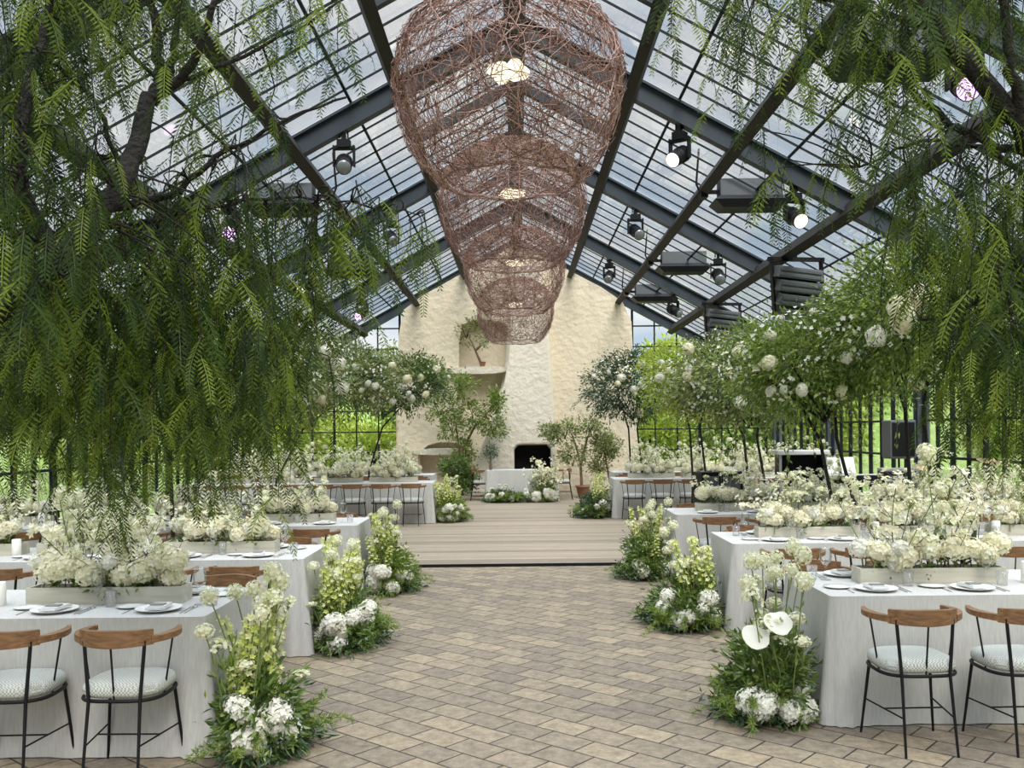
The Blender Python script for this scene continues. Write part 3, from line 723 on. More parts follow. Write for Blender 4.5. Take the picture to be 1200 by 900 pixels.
mb = MB(); mb.lathe([(.030, 0), (.036, .09), (.034, .09), (.028, .006), (.004, .006)], 14, caps=(True, True)); TUM = mb.mesh('tumbler', M_wine)
mb = MB()
for k in range(3): mb.box((0, -.085 + .06 * k * 1.1, .012), (.014, .07, .003))
mb.v = mb.v[:0]; mb.f = []; mb.n = 0
mb.box((0, 0, .002), (.006, .19, .003)); mb.lathe([(.001, 0), (.011, .001), (.011, .003), (.001, .004)], 10, (0, .09, .001), 0, 1, 1.7); FORK = mb.mesh('cutlery_piece', M_cutlery)
mb = MB(); mb.lathe([(.034, 0), (.036, .002), (.036, .13), (.030, .135), (.008, .128)], 16, caps=(True, True)); CAND = mb.mesh('pillar_candle', M_candle)
def item(me, name, loc, label, cat, group, rz=0.0):
    o = link(me, name, None, loc, (0, 0, rz)); tag(o, label, cat, group); return o

ordw = ['nearest', 'second', 'third', 'fourth', 'fifth', 'sixth', 'seventh', 'eighth', 'ninth', 'tenth']
def nth(k): return 'nearest the aisle' if k == 0 else '%s from the aisle' % ordw[k]
NVIS = {5.04: 2, 5.45: 2, 7.30: 4, 7.98: 4, 9.90: 6, 10.75: 6, 17.45: 8, 18.0: 8, 20.6: 7, 20.9: 7}
rngc = np.random.default_rng(31)
for sg, y0, xi, xo, dp, nm in TABLES:
    n = NVIS[y0]; pitch = .58 if y0 < 15 else .535
    first = {5.04: .315, 5.45: .335, 7.30: .40, 7.98: .42, 9.90: .38, 10.75: .40}.get(y0, .34)
    for k in range(n):
        x = sg * (xi + first + pitch * k)
        near_off = {5.04: .20, 5.45: .30}.get(y0, .28)
        j = rngc.uniform(-.10, .10) if k else 0.02 * sg
        chair(x, y0 - near_off, j, 'black chair with curved wooden back, near side of %s table, %s' % (nm, nth(k)), 'chairs on the near side of the %s table' % nm)
        if y0 < 20:
            chair(x + rngc.uniform(-.03, .03), y0 + dp + .24, PI + rngc.uniform(-.15, .15), 'black chair with curved wooden back, far side of %s table, %s' % (nm, nth(k)), 'chairs on the far side of the %s table' % nm)
        zt = base_z(y0) + TOP + .001
        if y0 < 12:
            for sd, yy, rz in (('near', y0 + .19, 0), ('far', y0 + dp - .19, PI)):
                if sd == 'far' and (y0 > 9 or k > 2): continue
                gk = '%s side of %s table, %s' % (sd, nm, nth(k))
                s_ = 1 if sd == 'near' else -1
                item(PLATE, 'dinner_plate', (x, yy, zt), 'white dinner plate, ' + gk, 'plate', 'dinner plates')
                item(NAPK, 'napkin', (x, yy, zt + .017), 'folded grey napkin on plate, ' + gk, 'napkin', 'folded napkins', rngc.uniform(-.2, .2))
                if y0 < 9:
                    item(CARD, 'menu_card', (x, yy - .01, zt + .036), 'small dark card on napkin, ' + gk, 'card', 'dark cards')
                    item(SIDEP, 'side_plate', (x - .20 * s_, yy + .10 * s_, zt), 'small white side plate, ' + gk, 'plate', 'side plates')
                    for q, dx in enumerate((-.165, .15, .175)):
                        item(FORK, 'cutlery_piece', (x + dx * s_, yy, zt), 'cutlery %s plate, %s' % (('left of', 'right of', 'far right of')[q], gk), 'cutlery', 'cutlery', rz)
                item(GOB, 'wine_glass', (x + .17 * s_, yy + .17 * s_, zt), 'clear stemmed wine glass, ' + gk, 'glass', 'wine glasses')
                item(TUM, 'tumbler', (x + .25 * s_, yy + .14 * s_, zt), 'short clear tumbler, ' + gk, 'glass', 'tumblers')
for sg, y0, xi, xo, dp, nm in TABLES[:3] + TABLES[5:8]:
    for k in range(2 if y0 < 6 else 3):
        x = sg * (xi + 1.36 + 1.08 * k) if y0 > 6 or sg > 0 else sg * (1.70 + 1.32 + 1.08 * k)
        item(CAND, 'pillar_candle', (x, y0 + .40, TOP + .001), 'white pillar candle on %s table, %s' % (nm, nth(k)), 'candle', 'white pillar candles')

# ---- sweetheart table before the fireplace
t = thing('sweetheart_table', 'small linen draped head table standing before the fireplace', 'table', (.05, 23.1, DECK_Z))
link(cloth_mesh(1.7, .75, TOP, 77), 'tablecloth', t)
chair(-.95, 23.1, -PI / 2, 'black metal chair at left end of the head table by the fireplace', 'chairs at the head table')
chair(1.05, 23.1, PI / 2, 'black metal chair at right end of the head table by the fireplace', 'chairs at the head table')

# ---- band gear on the right
t = thing('flight_case', 'tall open black road case with pale lid among the white flowers', 'case', (4.05, 13.55, DECK_Z), -.12)
mb = MB(); mb.box((-.30, 0, .66), (.03, .5, 1.32)); mb.box((.30, 0, .66), (.03, .5, 1.32)); mb.box((0, .24, .66), (.6, .03, 1.32)); mb.box((0, 0, .03), (.6, .5, .06)); mb.box((0, 0, .7), (.58, .46, .02)); mb.build('case_body', M_blackp, t)
mb = MB(); mb.box((0, -.02, 1.35), (.72, .60, .06)); o = mb.build('case_lid', M_white, t); bevel(o, .012); o['label'] = 'pale grey lid'
for sx in (-.31, .31):
    mb = MB(); mb.box((sx, -.255, .66), (.035, .02, 1.32)); mb.build('edge_strip', M_alu, t)
def stand_legs(t, w_, d_, h_):
    for sx in (-1, 1):
        mb = MB(); mb.tube([(sx * w_ / 2, -d_ / 2, 0), (-sx * w_ * .15, d_ * .1, h_ * .6), (-sx * w_ / 2 * .6, d_ / 2, h_)], .014, 6); mb.build('leg', M_black, t)
    mb = MB(); mb.box((0, 0, h_), (w_ * .9, d_ * .8, .025)); mb.build('bracket', M_black, t)
t = thing('stage_keyboard', 'dark keyboard on a stand with white sheet music', 'keyboard', (4.95, 14.05, DECK_Z), .1)
stand_legs(t, .9, .4, .88)
mb = MB(); mb.box((0, 0, .945), (1.25, .34, .09)); o = mb.build('keyboard_body', M_blackp, t); bevel(o, .01)
mb = MB()
for k in range(28): mb.box((-.55 + .0405 * k, -.08, .995), (.036, .15, .012))
mb.build('keys', M_white, t)
mb = MB(); R = rotm(math.radians(-20), 0, 0); mb.box((-.25, .12, 1.13), (.22, .008, .26), R); mb.box((.02, .12, 1.13), (.22, .008, .26), R); mb.build('sheet_music', M_paper, t)
t = thing('guitar_amplifier', 'black amplifier with a grey top on a stand beside the keyboard', 'amplifier', (5.05, 12.5, 0.03), -.1)
stand_legs(t, .42, .34, .74)
mb = MB(); mb.box((0, 0, .94), (.46, .34, .36)); o = mb.build('cabinet', M_blackp, t); bevel(o, .015)
mb = MB(); mb.box((0, -.173, .92), (.40, .012, .26)); mb.build('grille', M_grey, t)
mb = MB(); mb.box((0, .02, 1.135), (.46, .30, .03)); mb.build('top_panel', M_alu, t)
t = thing('drum_kit', 'small drum kit with wooden shells beside the right glass wall', 'drum kit', (6.15, 13.2, DECK_Z))
def drum(c, r, h_, R=None, nm='drum'):
    mb = MB(); mb.lathe([(r, -h_ / 2), (r, h_ / 2)], 22, c, 0, R=R, caps=(False, False)); o = mb.build(nm, M_drum, t)
    mb = MB(); mb.lathe([(r + .008, -h_ / 2 - .01), (r + .008, -h_ / 2 + .015)], 22, c, 0, R=R); mb.lathe([(r + .008, h_ / 2 - .015), (r + .008, h_ / 2 + .01)], 22, c, 0, R=R); mb.build('rim', M_alu, o)
    mb = MB(); mb.lathe([(r * .98, h_ / 2 - .004), (r * .98, h_ / 2 + .004)], 22, c, 0, R=R); mb.build('drumhead', M_white, o)
drum((0, 0, .29), .27, .36, rotm(PI / 2, 0, 0), 'bass_drum'); drum((-.22, -.05, .78), .15, .2, rotm(.25, 0, 0), 'tom_drum'); drum((.18, -.05, .78), .16, .2, rotm(.25, 0, 0), 'tom_drum'); drum((-.50, .12, .62), .17, .14, None, 'snare_drum'); drum((.52, .1, .42), .2, .34, None, 'floor_tom')
for (x, y, z) in ((-.48, -.15, 1.12), (.45, -.12, 1.20), (-.7, .2, .9)):
    mb = MB(); mb.lathe([(.21, 0), (.12, .018), (.03, .03), (.012, .045), (.005, .045)], 22, (x, y, z), 0, R=rotm(.22, .1, 0)); mb.build('cymbal', M_brass, t)
    mb = MB(); mb.tube([(x, y, 0), (x, y, z + .04)], .011, 6)
    for a in range(3): mb.tube([(x, y, .28), (x + .22 * math.cos(a * 2.1), y + .22 * math.sin(a * 2.1), 0.01)], .009, 5)
    mb.build('cymbal_stand', M_alu, t)
mb = MB()
for sx in (-1, 1): mb.tube([(sx * .28, -.1, .4), (sx * .38, -.22, 0.005)], .01, 5); mb.tube([(-.5 + sx * .1, .12, .55), (-.5 + sx * .2, .1, .005)], .01, 5); mb.tube([(.52 + sx * .2, .1, .5), (.52 + sx * .21, .1, .005)], .01, 5)
mb.tube([(0, 0, .5), (0, -.03, .72), (-.2, -.05, .72)], .012, 5); mb.tube([(0, -.03, .72), (.18, -.05, .72)], .012, 5); mb.build('stand_hardware', M_alu, t)
t = thing('stage_speaker', 'grey boxy loudspeaker on a pole before the right glass wall', 'speaker', (6.15, 15.2, DECK_Z))
mb = MB(); mb.box((0, 0, 1.50), (.42, .36, .62)); o = mb.build('cabinet', M_grey, t); bevel(o, .02)
mb = MB(); mb.box((0, -.182, 1.50), (.36, .012, .54)); mb.build('grille', M_blackp, t)
mb = MB(); mb.tube([(0, 0, .02), (0, 0, 1.2)], .018, 8)
for a in range(3): mb.tube([(0, 0, .5), (.4 * math.cos(a * 2.1 + .5), .4 * math.sin(a * 2.1 + .5), .012)], .012, 6)
mb.build('pole_stand', M_black, t)
for k, (x, rz, lb) in enumerate(((2.80, .2, 'black wedge stage monitor, left of the two behind the white flowers'), (3.16, -.15, 'black wedge stage monitor, right of the two behind the white flowers'))):
    t = thing('stage_monitor', lb, 'speaker', (x, 14.0, DECK_Z), rz, 'wedge stage monitors')
    mb = MB(); mb.prism([(-.15, .40), (.15, .40), (.15, 1.06), (-.15, 1.06)], -.16, .16); o = mb.build('cabinet', M_blackp, t); fix_normals(o); bevel(o, .03)
    mb = MB(); mb.box((0, -.165, .73), (.24, .012, .54)); mb.build('grille', M_grey, t)
    mb = MB(); mb.tube([(0, 0, 0), (0, 0, .42)], .03, 8); mb.lathe([(.20, 0), (.20, .02), (.03, .03)], 16); mb.build('stand', M_black, t)
# ================================================================== FLOWERS AND PLANTS
def sphere_pts(n, rng, up=-1.0):
    k = np.arange(n) + .5; ph = np.arccos(1 - 2 * k / n); th = PI * (1 + 5 ** .5) * k
    p = np.stack([np.cos(th) * np.sin(ph), np.sin(th) * np.sin(ph), np.cos(ph)], 1) + rng.normal(size=(n, 3)) * .08
    p /= np.linalg.norm(p, axis=1)[:, None]
    return p[p[:, 2] > up]
def florets(mb, c, nrm, r, rng, petals=4, mat=0, cup=.25):
    """little open flowers of separate petals at the points c facing nrm"""
    n = len(c); a = rng.normal(size=(n, 3)); t = np.cross(nrm, a); t /= np.linalg.norm(t, axis=1)[:, None] + 1e-9; b = np.cross(nrm, t)
    rr = (r * rng.uniform(.75, 1.2, n))[:, None]; V_ = [c]; 
    for k in range(petals):
        for da, rad, hh in ((-.42, .62, .4), (0, 1.0, 1.0), (.42, .62, .4)):
            an = 2 * PI * k / petals + da * 2 * PI / petals * 1.1
            V_.append(c + (t * math.cos(an) + b * math.sin(an)) * rr * rad + nrm * rr * cup * hh)
    V_ = np.stack(V_, 1); m = V_.shape[1]
    base = np.arange(n)[:, None] * m
    f = np.concatenate([base + np.array([0, 1 + 3 * k, 2 + 3 * k, 3 + 3 * k]) for k in range(petals)])
    mb.add(V_.reshape(-1, 3), f, mat, False)
def hyd_mesh(r, n, seed, mat):
    rng = np.random.default_rng(seed); mb = MB()
    p = sphere_pts(n, rng, -.75); lump = 1 + .10 * np.sin(p[:, 0] * 5 + seed) * np.cos(p[:, 1] * 4)
    florets(mb, p * np.array([1, 1, .85]) * r * lump[:, None], p, r * 2.1 / math.sqrt(n) * 1.25, rng)
    mb.ball((0, 0, 0), r * .86, 12, 0, (1, 1, .85))
    mb.tube([(0, 0, -r * .6), (0, 0, -r * 1.8)], .005, 5, 1)
    return mb.mesh('hydrangea', [mat, M_stem])
HYD = [hyd_mesh(.085, 90, 1, M_hyd), hyd_mesh(.075, 80, 2, M_hyd), hyd_mesh(.095, 110, 3, M_hydw), hyd_mesh(.065, 70, 4, M_hydw)]
def allium_head(mb, c, r, rng, mat=0):
    p = sphere_pts(46, rng, -.85); florets(mb, np.array(c) + p * r, p, r * .30, rng, 5, mat, .45); mb.ball(c, r * .72, 8, mat)
def stem_curve(L, lean, rng):
    a = rng.uniform(0, 2 * PI); u = np.linspace(0, 1, 6)
    return np.stack([math.cos(a) * lean * L * u ** 1.6, math.sin(a) * lean * L * u ** 1.6, L * u * (1 - .12 * lean * u)], 1)
def mk_stem(kind, seed):
    rng = np.random.default_rng(seed); mb = MB()
    if kind == 'allium':
        P = stem_curve(.62, .12, rng); mb.tube(P, .0035, 5, 1); allium_head(mb, P[-1], .042, rng)
        return mb.mesh('allium', [M_allium, M_stem])
    if kind == 'spire':
        P = stem_curve(.62, .10, rng); mb.tube(P, .004, 5, 1)
        u = np.linspace(.35, 1, 34); q = np.stack([np.interp(u, np.linspace(0, 1, 6), P[:, j]) for j in range(3)], 1)
        th = np.arange(34) * 2.4; r = .038 * (1.12 - u); d = np.stack([np.cos(th), np.sin(th), np.full(34, .5)], 1); d /= np.linalg.norm(d, axis=1)[:, None]
        florets(mb, q + d * (r + .010)[:, None], d, .022, rng, 5, 0, .6)
        leaves(mb, q[:10] - np.array([0, 0, .18]), .07, .014, rng, 2, d[:10], -.3)
        return mb.mesh('flower_spire', [M_spire, M_stem, M_leafm])
    if kind == 'branch':
        P = stem_curve(.46, .45, rng); mb.tube(P, np.linspace(.004, .002, 6), 5, 1)
        for k in range(5):
            i = 2 + k % 4; s_ = P[i]; d = rng.normal(size=3) * .6 + np.array([0, 0, .8]) + P[-1] * .6; d /= np.linalg.norm(d); e = s_ + d * rng.uniform(.07, .16)
            mb.tube([s_, (s_ + e) / 2 + np.array([0, 0, .01]), e], .0016, 4, 1)
            cc = e + rng.normal(size=(5, 3)) * .020; nn = cc - e + d * .02; nn /= np.linalg.norm(nn, axis=1)[:, None]
            florets(mb, cc, nn, .026, rng, 5, 0, .5)
        cc = P[-1] + rng.normal(size=(6, 3)) * .024; nn = cc - P[-1] + np.array([0, 0, .02]); nn /= np.linalg.norm(nn, axis=1)[:, None]; florets(mb, cc, nn, .028, rng, 5, 0, .5)
        return mb.mesh('blossom_branch', [M_hyd if seed % 2 else M_allium, M_twigstem])
    if kind == 'lace':
        P = stem_curve(.40, .3, rng); mb.tube(P, .003, 5, 1); top = P[-1]
        for k in range(16):
            d = rng.normal(size=3) * .5 + np.array([0, 0, 1.0]); d /= np.linalg.norm(d); e = top + d * .055; mb.tube([top, e], .0012, 3, 1, False)
            cc = e + rng.normal(size=(4, 3)) * .008; florets(mb, cc, np.tile(d, (4, 1)), .012, rng, 5, 0, .3)
        return mb.mesh('lace_flower', [M_allium, M_stem])
STEM = {k: [mk_stem(k, 40 + 7 * j + len(k)) for j in range(3)] for k in ('allium', 'spire', 'branch', 'lace')}
STEMNAME = {'allium': 'allium', 'spire': 'flower_spire', 'branch': 'blossom_branch', 'lace': 'lace_flower'}
def anth_mesh():
    mb = MB(); n = 18; V_ = [(0, 0, 0)]
    for k in range(n):
        a = 2 * PI * k / n; r = .075 * (1 - .35 * math.cos(a)) if abs(a - PI) > .35 else .075 * 1.05
        r = .07 * (1.15 - .45 * math.cos(a) * (1 if math.cos(a) < 0 else .3)) if math.cos(a) < 0 else .07 * (1.05 - .35 * max(0, math.cos(a)) ** 6)
        V_.append((r * math.cos(a), r * math.sin(a), .02 * math.cos(2 * a) + .012))
    mb.add(V_, [[0, 1 + k, 1 + (k + 1) % n] for k in range(n)], 0, True)
    v = np.array(V_); v[:, 2] -= .002; mb.add(v, [[0, 1 + (k + 1) % n, 1 + k] for k in range(n)], 0, True)
    mb.tube([(.01, 0, .005), (-.01, 0, .035), (-.015, 0, .065)], [.007, .006, .003], 7, 1)
    mb.tube([(.02, 0, -.005), (.05, 0, -.10), (.05, 0, -.30)], .004, 5, 2)
    return mb.mesh('anthurium', [M_hydw, M_allium, M_stem])
ANTH = anth_mesh()
def bigleaf_mesh():
    mb = MB(); n = 9; L = .20; V_ = []
    for i in range(n):
        u = i / (n - 1); w_ = .055 * math.sin(PI * min(1, u * .97 + .03)) ** .7 + .001; z = L * u; y = .06 * u * u
        V_ += [(-w_, y + .018, z), (0, y, z), (w_, y + .018, z)]
    f = [[i * 3 + j, i * 3 + j + 1, (i + 1) * 3 + j + 1, (i + 1) * 3 + j] for i in range(n - 1) for j in range(2)]
    mb.add(V_, f, 0, True); mb.tube([(0, 0, 0), (0, -.01, -.12)], .004, 5, 1)
    return mb.mesh('broad_leaf', [M_leafd, M_stem])
BIGL = bigleaf_mesh()

# ---- flower troughs on the tables
def make_trough(seed, tall, label, loc, rz, group):
    rng = np.random.default_rng(seed); t = thing('flower_trough', label, 'flower arrangement', loc, rz, group)
    L, W_, H_ = .91, .15, .095
    mb = MB()
    mb.box((0, -W_ / 2, H_ / 2), (L, .014, H_)); mb.box((0, W_ / 2, H_ / 2), (L, .014, H_))
    mb.box((-L / 2 + .007, 0, H_ / 2), (.014, W_ - .014, H_)); mb.box((L / 2 - .007, 0, H_ / 2), (.014, W_ - .014, H_)); mb.box((0, 0, .012), (L - .03, W_ - .02, .02))
    mb.build('trough', M_trough, t)
    mb = MB(); p, d, c = clumps(rng, 18, 10, (L * .45, .07, .05), .02, .3); leaves(mb, p + np.array([0, 0, .11]), .07, .026, rng, 0, d, -.3); mb.build('foliage', M_leaf, t)
    n = 19
    for k in range(n):
        o = link(HYD[k % 2 if k % 5 else 3], 'hydrangea', t, (-L * .44 + L * .88 * k / (n - 1) + rng.normal() * .015, rng.uniform(-.085, .085), .155 + rng.uniform(-.02, .09)), (rng.uniform(-.5, .5), rng.uniform(-.5, .5), rng.uniform(0, 6)))
        s_ = rng.uniform(.75, 1.1); o.scale = (s_, s_, s_)
    kinds = ['branch', 'branch', 'lace', 'branch', 'allium', 'lace']
    for k in range(24):
        kd = kinds[k % 6]; o = link(STEM[kd][int(rng.integers(3))], STEMNAME[kd], t, (rng.uniform(-L * .42, L * .42), rng.uniform(-.04, .04), .08), (rng.uniform(-.45, .45), rng.uniform(-.55, .55), rng.uniform(0, 6)))
        s_ = tall * rng.uniform(.6, 1.15); o.scale = (max(s_, .8), max(s_, .8), s_)
    if tall > .95:
        for k in range(3): link(BIGL, 'broad_leaf', t, (rng.uniform(-.35, .3), rng.uniform(-.05, .05), .14), (rng.uniform(-.3, .5), rng.uniform(-.6, .6), rng.uniform(0, 6)))
    return t
TP = {}
TROUGHS = {5.04: (1, .95), 5.45: (1, 1.08), 7.30: (3, .70), 7.98: (3, .85), 9.90: (4, .72), 10.75: (4, .8), 17.45: (4, .95), 18.0: (4, .95), 20.6: (4, 1.0), 20.9: (4, 1.0)}
for i, (sg, y0, xi, xo, dp, nm) in enumerate(TABLES):
    n, tall = TROUGHS[y0]
    for k in range(n):
        x = sg * (xi + (.78 if y0 != 5.04 else .72) + 1.05 * k); yy = y0 + dp / 2 + .02; z = base_z(y0) + TOP + .001
        lb = 'wooden trough of cream hydrangeas on %s table, %s' % (nm, nth(k)); g = 'flower troughs on the tables'
        key = (round(tall, 1), k % 2)
        if key not in TP: TP[key] = make_trough(300 + len(TP), tall, lb, (x, yy, z), 0, g)
        else: dup(TP[key], (x, yy, z), PI if (i + k) % 2 else 0.0, lb, g)

# ---- flower banks on the floor at the aisle ends of the tables
def fern(mb, c, n, L, rng, mat):
    for k in range(n):
        a = rng.uniform(0, 2 * PI); el = rng.uniform(.2, 1.2); d = np.array([math.cos(a) * math.cos(el), math.sin(a) * math.cos(el), math.sin(el)])
        l = L * rng.uniform(.6, 1.1); u = np.linspace(.15, 1, 16)
        P = np.array(c) + d * l * u[:, None] + np.array([0, 0, -1.0]) * (.35 * l * u ** 2)[:, None]
        P = P[P[:, 2] > .02]
        q = np.repeat(P, 7, 0); dd = rng.normal(size=(len(q), 3)) + d * .8
        leaves(mb, q, .045, .006, rng, mat, dd)
def aisle_bank(name, label, x, y, sg, h, rx, ry, seed, tallmix, nstem, nh, leafm=M_leaf, green=1.0, z=0.0, anth=0):
    """sg: side of the room; the bank leans from the table towards the aisle"""
    rng = np.random.default_rng(seed); t = thing(name, label, 'flower arrangement', (x, y, z), 0, 'flower banks along the aisle')
    mb = MB()
    p, d, c = clumps(rng, int(70 * green), 34, (rx, ry, .30 * h + .06), .045, .45)
    p[:, 2] += .22 * h + .02; k = p[:, 2] > .015; leaves(mb, p[k], .062, .024, rng, 0, d[k], 0)
    p, d, c = clumps(rng, int(34 * green), 22, (rx * 1.25, ry * 1.1, .10), .05, .6); p[:, 2] = np.abs(p[:, 2]) + .03; p[:, 0] -= sg * rx * .2; leaves(mb, p, .06, .02, rng, 1, d, .1)
    for q in range(int(7 * green)): fern(mb, (rng.uniform(-rx, rx) * .7 - sg * rx * .25, rng.uniform(-ry, ry) * .8, .08), 12, .32, rng, 2)
    p, d, c = clumps(rng, 26, 16, (rx * .6, ry * .9, .28 * h), .04, .2); p[:, 2] += .48 * h; p[:, 0] += sg * rx * .4; leaves(mb, p, .075, .013, rng, 2, np.tile([0, 0, 1.0], (len(p), 1)), 0)
    mb.build('foliage', [leafm, M_leafd, M_leafm], t)
    for k in range(nh):
        a = -sg * 0 + rng.uniform(-PI * .9, PI * .05) if k % 3 else rng.uniform(0, 2 * PI)
        px_, py_ = math.cos(a) * rx * .85, math.sin(a) * ry * .85
        o = link(HYD[2 if k % 4 else 3], 'hydrangea', t, (px_, py_, rng.uniform(.09, .30) if k % 3 else .09), (rng.uniform(-.7, .7), rng.uniform(-.7, .7), rng.uniform(0, 6)))
        s_ = rng.uniform(.75, 1.05); o.scale = (s_,) * 3
    for k in range(nstem):
        kd = tallmix[k % len(tallmix)]
        o = link(STEM[kd][int(rng.integers(3))], STEMNAME[kd], t, (sg * rx * rng.uniform(-.25, .75), rng.uniform(-.75, .75) * ry, .10 + .12 * rng.uniform()), (rng.uniform(-.16, .16), rng.uniform(-.16, .16), rng.uniform(0, 6)))
        zs = h * rng.uniform(.5, 1.3) / (.62 if kd in ('allium', 'spire') else .5) * .85; o.scale = (1.1, 1.1, zs * .9)
    for k in range(anth):
        o = link(ANTH, 'anthurium', t, ((.02, -.10, .10)[k % 3], -ry * .8, .62 - .09 * k if k < 2 else .33), (math.radians(42), math.radians(-18 + 25 * k), .3 - .5 * k)); o.scale = (.95,) * 3
    return t
aisle_bank('flower_bank', 'tall yellow-green and white flower bank at end of front left table', -1.42, 5.13, -1, .80, .19, .30, 501, ('spire', 'allium', 'spire', 'allium', 'lace'), 42, 9, M_leaf, 1.1)
aisle_bank('flower_bank', 'yellow-green flower bank at aisle end of second left table', -1.42, 7.65, -1, .72, .20, .42, 502, ('spire', 'allium', 'spire'), 44, 12, M_leaf, 1.2)
aisle_bank('flower_bank', 'narrow green flower bank at aisle end of third left table', -1.42, 10.25, -1, .78, .20, .42, 503, ('spire', 'lace', 'allium'), 40, 12, M_leafm, 1.2)
aisle_bank('flower_bank', 'bright green flower bank at aisle end of fourth left table', -1.32, 17.9, -1, .75, .24, .48, 504, ('spire', 'lace'), 36, 14, M_leafm, 1.3, DECK_Z)
aisle_bank('flower_bank', 'flower bank of pale alliums and white flowers at front right table', 1.47, 5.62, 1, .86, .22, .30, 505, ('allium', 'allium', 'allium', 'lace'), 26, 9, M_leaf, .9, 0, 2)
aisle_bank('flower_bank', 'leafy flower bank at aisle end of second right table', 1.46, 8.3, 1, .72, .26, .42, 506, ('allium', 'spire', 'lace'), 30, 12, M_leaf, 1.3)
aisle_bank('flower_bank', 'leafy flower bank at aisle end of third right table', 1.46, 11.05, 1, .76, .24, .42, 507, ('spire', 'lace', 'allium'), 34, 11, M_leaf, 1.3)
aisle_bank('flower_bank', 'dark green flower bank at aisle end of fourth right table', 1.46, 18.4, 1, .70, .28, .48, 508, ('lace', 'spire'), 26, 13, M_leafd, 1.3, DECK_Z)
aisle_bank('flower_bank', 'white flower bank in front of the head table', .50, 22.40, 1, .80, .42, .20, 509, ('lace', 'branch', 'lace', 'allium'), 62, 30, M_leafm, .5, DECK_Z)
aisle_bank('flower_bank', 'low dark green flower bank in front of head table, left half', -.42, 22.40, -1, .30, .42, .20, 510, ('lace',), 8, 8, M_leafd, 1.5, DECK_Z)

# ---- flower canopies: trees of leaves and white blooms standing among the tables
def canopy(label, c, rad, seed, mats, trunk_xy, nb, dens=1.0, leafL=.075, drape=0.0, z0=0.0, extra=()):
    rng = np.random.default_rng(seed); c = np.array(c, float); t = thing('flower_tree', label, 'flower tree', (trunk_xy[0], trunk_xy[1], z0), 0, 'flower trees among the tables')
    o_ = c - np.array([trunk_xy[0], trunk_xy[1], z0]); rad = np.array(rad)
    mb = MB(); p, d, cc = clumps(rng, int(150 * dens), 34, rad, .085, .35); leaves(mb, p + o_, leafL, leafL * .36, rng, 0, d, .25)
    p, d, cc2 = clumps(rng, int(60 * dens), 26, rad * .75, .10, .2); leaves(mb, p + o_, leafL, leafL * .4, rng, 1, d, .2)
    for k in range(int(26 * dens)):     # loose drooping sprays at the edge
        a = cc[int(rng.integers(len(cc)))]; dd = a / rad; dd /= np.linalg.norm(dd); u = np.linspace(0, 1, 9)
        l = rng.uniform(.2, .5); P = a + dd * l * u[:, None] + np.array([0, 0, -1.0]) * (l * (.5 + drape) * u ** 2)[:, None]
        mb.tube(P + o_, .0025, 3, 3, False); q = np.repeat(P, 3, 0) + rng.normal(size=(27, 3)) * .02
        leaves(mb, q + o_, leafL * .9, leafL * .3, rng, 0, np.tile(dd, (27, 1)), .4)
    mb.build('foliage', mats + [M_twigstem], t)
    mb = MB(); top = o_.copy(); top[2] -= rad[2] * .2; H = top[2]
    for k in range(2 if trunk_xy[0] > 0 else 1):
        s_ = (-1) ** k * .09
        mb.tube([(s_, 0, 0), (s_ * 1.3 + .05, .02, H * .35), (s_ + top[0] * .4, top[1] * .4, H * .7), tuple(top + np.array([s_ * 3, 0, 0]))], [.022, .02, .018, .010], 7)
    for k in range(6):
        a = k * 1.05; mb.tube([tuple(top * np.array([.5, .5, .78])), tuple(top * np.array([.8, .8, .95]) + np.array([math.cos(a) * rad[0] * .35, math.sin(a) * rad[1] * .35, -.05])), tuple(top + np.array([math.cos(a) * rad[0] * .7, math.sin(a) * rad[1] * .7, .12]))], [.02, .014, .006], 5)
    mb.build('trunk', M_bark, t)
    for k in range(nb):                 # white blooms, mostly on the face towards the room
        a = rng.normal(size=3); a[1] = -abs(a[1]) * 1.2; a[2] *= .6; a /= np.linalg.norm(a)
        o = link(HYD[(2, 3, 0)[k % 3]], 'hydrangea', t, tuple(o_ + a * rad * rng.uniform(.85, 1.02)), (math.radians(60) + rng.normal() * .3, rng.normal() * .4, rng.uniform(0, 6)))
        s_ = rng.uniform(.6, 1.05); o.scale = (s_,) * 3
    for q in extra:
        e = np.array(at(*q[:3])) - np.array([trunk_xy[0], trunk_xy[1], z0]); o = link(HYD[0], 'hydrangea', t, tuple(e), (1.0, q[0] % 1, q[1] % 6)); o.scale = (q[3],) * 3
    mb = MB(); n = int(170 * dens); a = rng.normal(size=(n, 3)); a[:, 1] = -np.abs(a[:, 1]) * rng.choice([1, 1, -1], n); a /= np.linalg.norm(a, axis=1)[:, None]
    a = np.repeat(a[:n // 4], 5, 0) + rng.normal(size=(n // 4 * 5, 3)) * .06; florets(mb, o_ + a * rad * rng.uniform(.88, 1.08, (len(a), 1)), a / np.linalg.norm(a, axis=1)[:, None], .026, rng, 4, 0, .35)
    o = mb.build('small_blossoms', M_hydw, t); o['kind'] = 'stuff'
    return t
G1 = [M_leaf, M_leafd, M_leafm]; G2 = [M_leafm, M_leaf, M_leafb]; G3 = [M_olive, M_leafd, M_leafm]
canopy('round dark green flower tree with white blooms by fireplace, right of chimney', at(740, 455, 19.6), (1.0, .7, .72), 601, [M_leafd, M_leafd, M_leafm], (2.42, 19.75), 14, 1.1, .08, z0=DECK_Z)
canopy('flower tree with pale blossoms between the right fireplace tree and nearer ones', at(812, 446, 16.6), (1.05, .8, .68), 602, [M_leafb, M_leafm, M_leafb], (3.1, 16.4), 10, 1.2, .08, .6, DECK_Z)
canopy('pale blossoming flower tree behind the third right table', at(872, 448, 13.0), (1.12, .9, .62), 603, G3, (3.2, 12.75), 15, 1.5, .075, z0=DECK_Z)
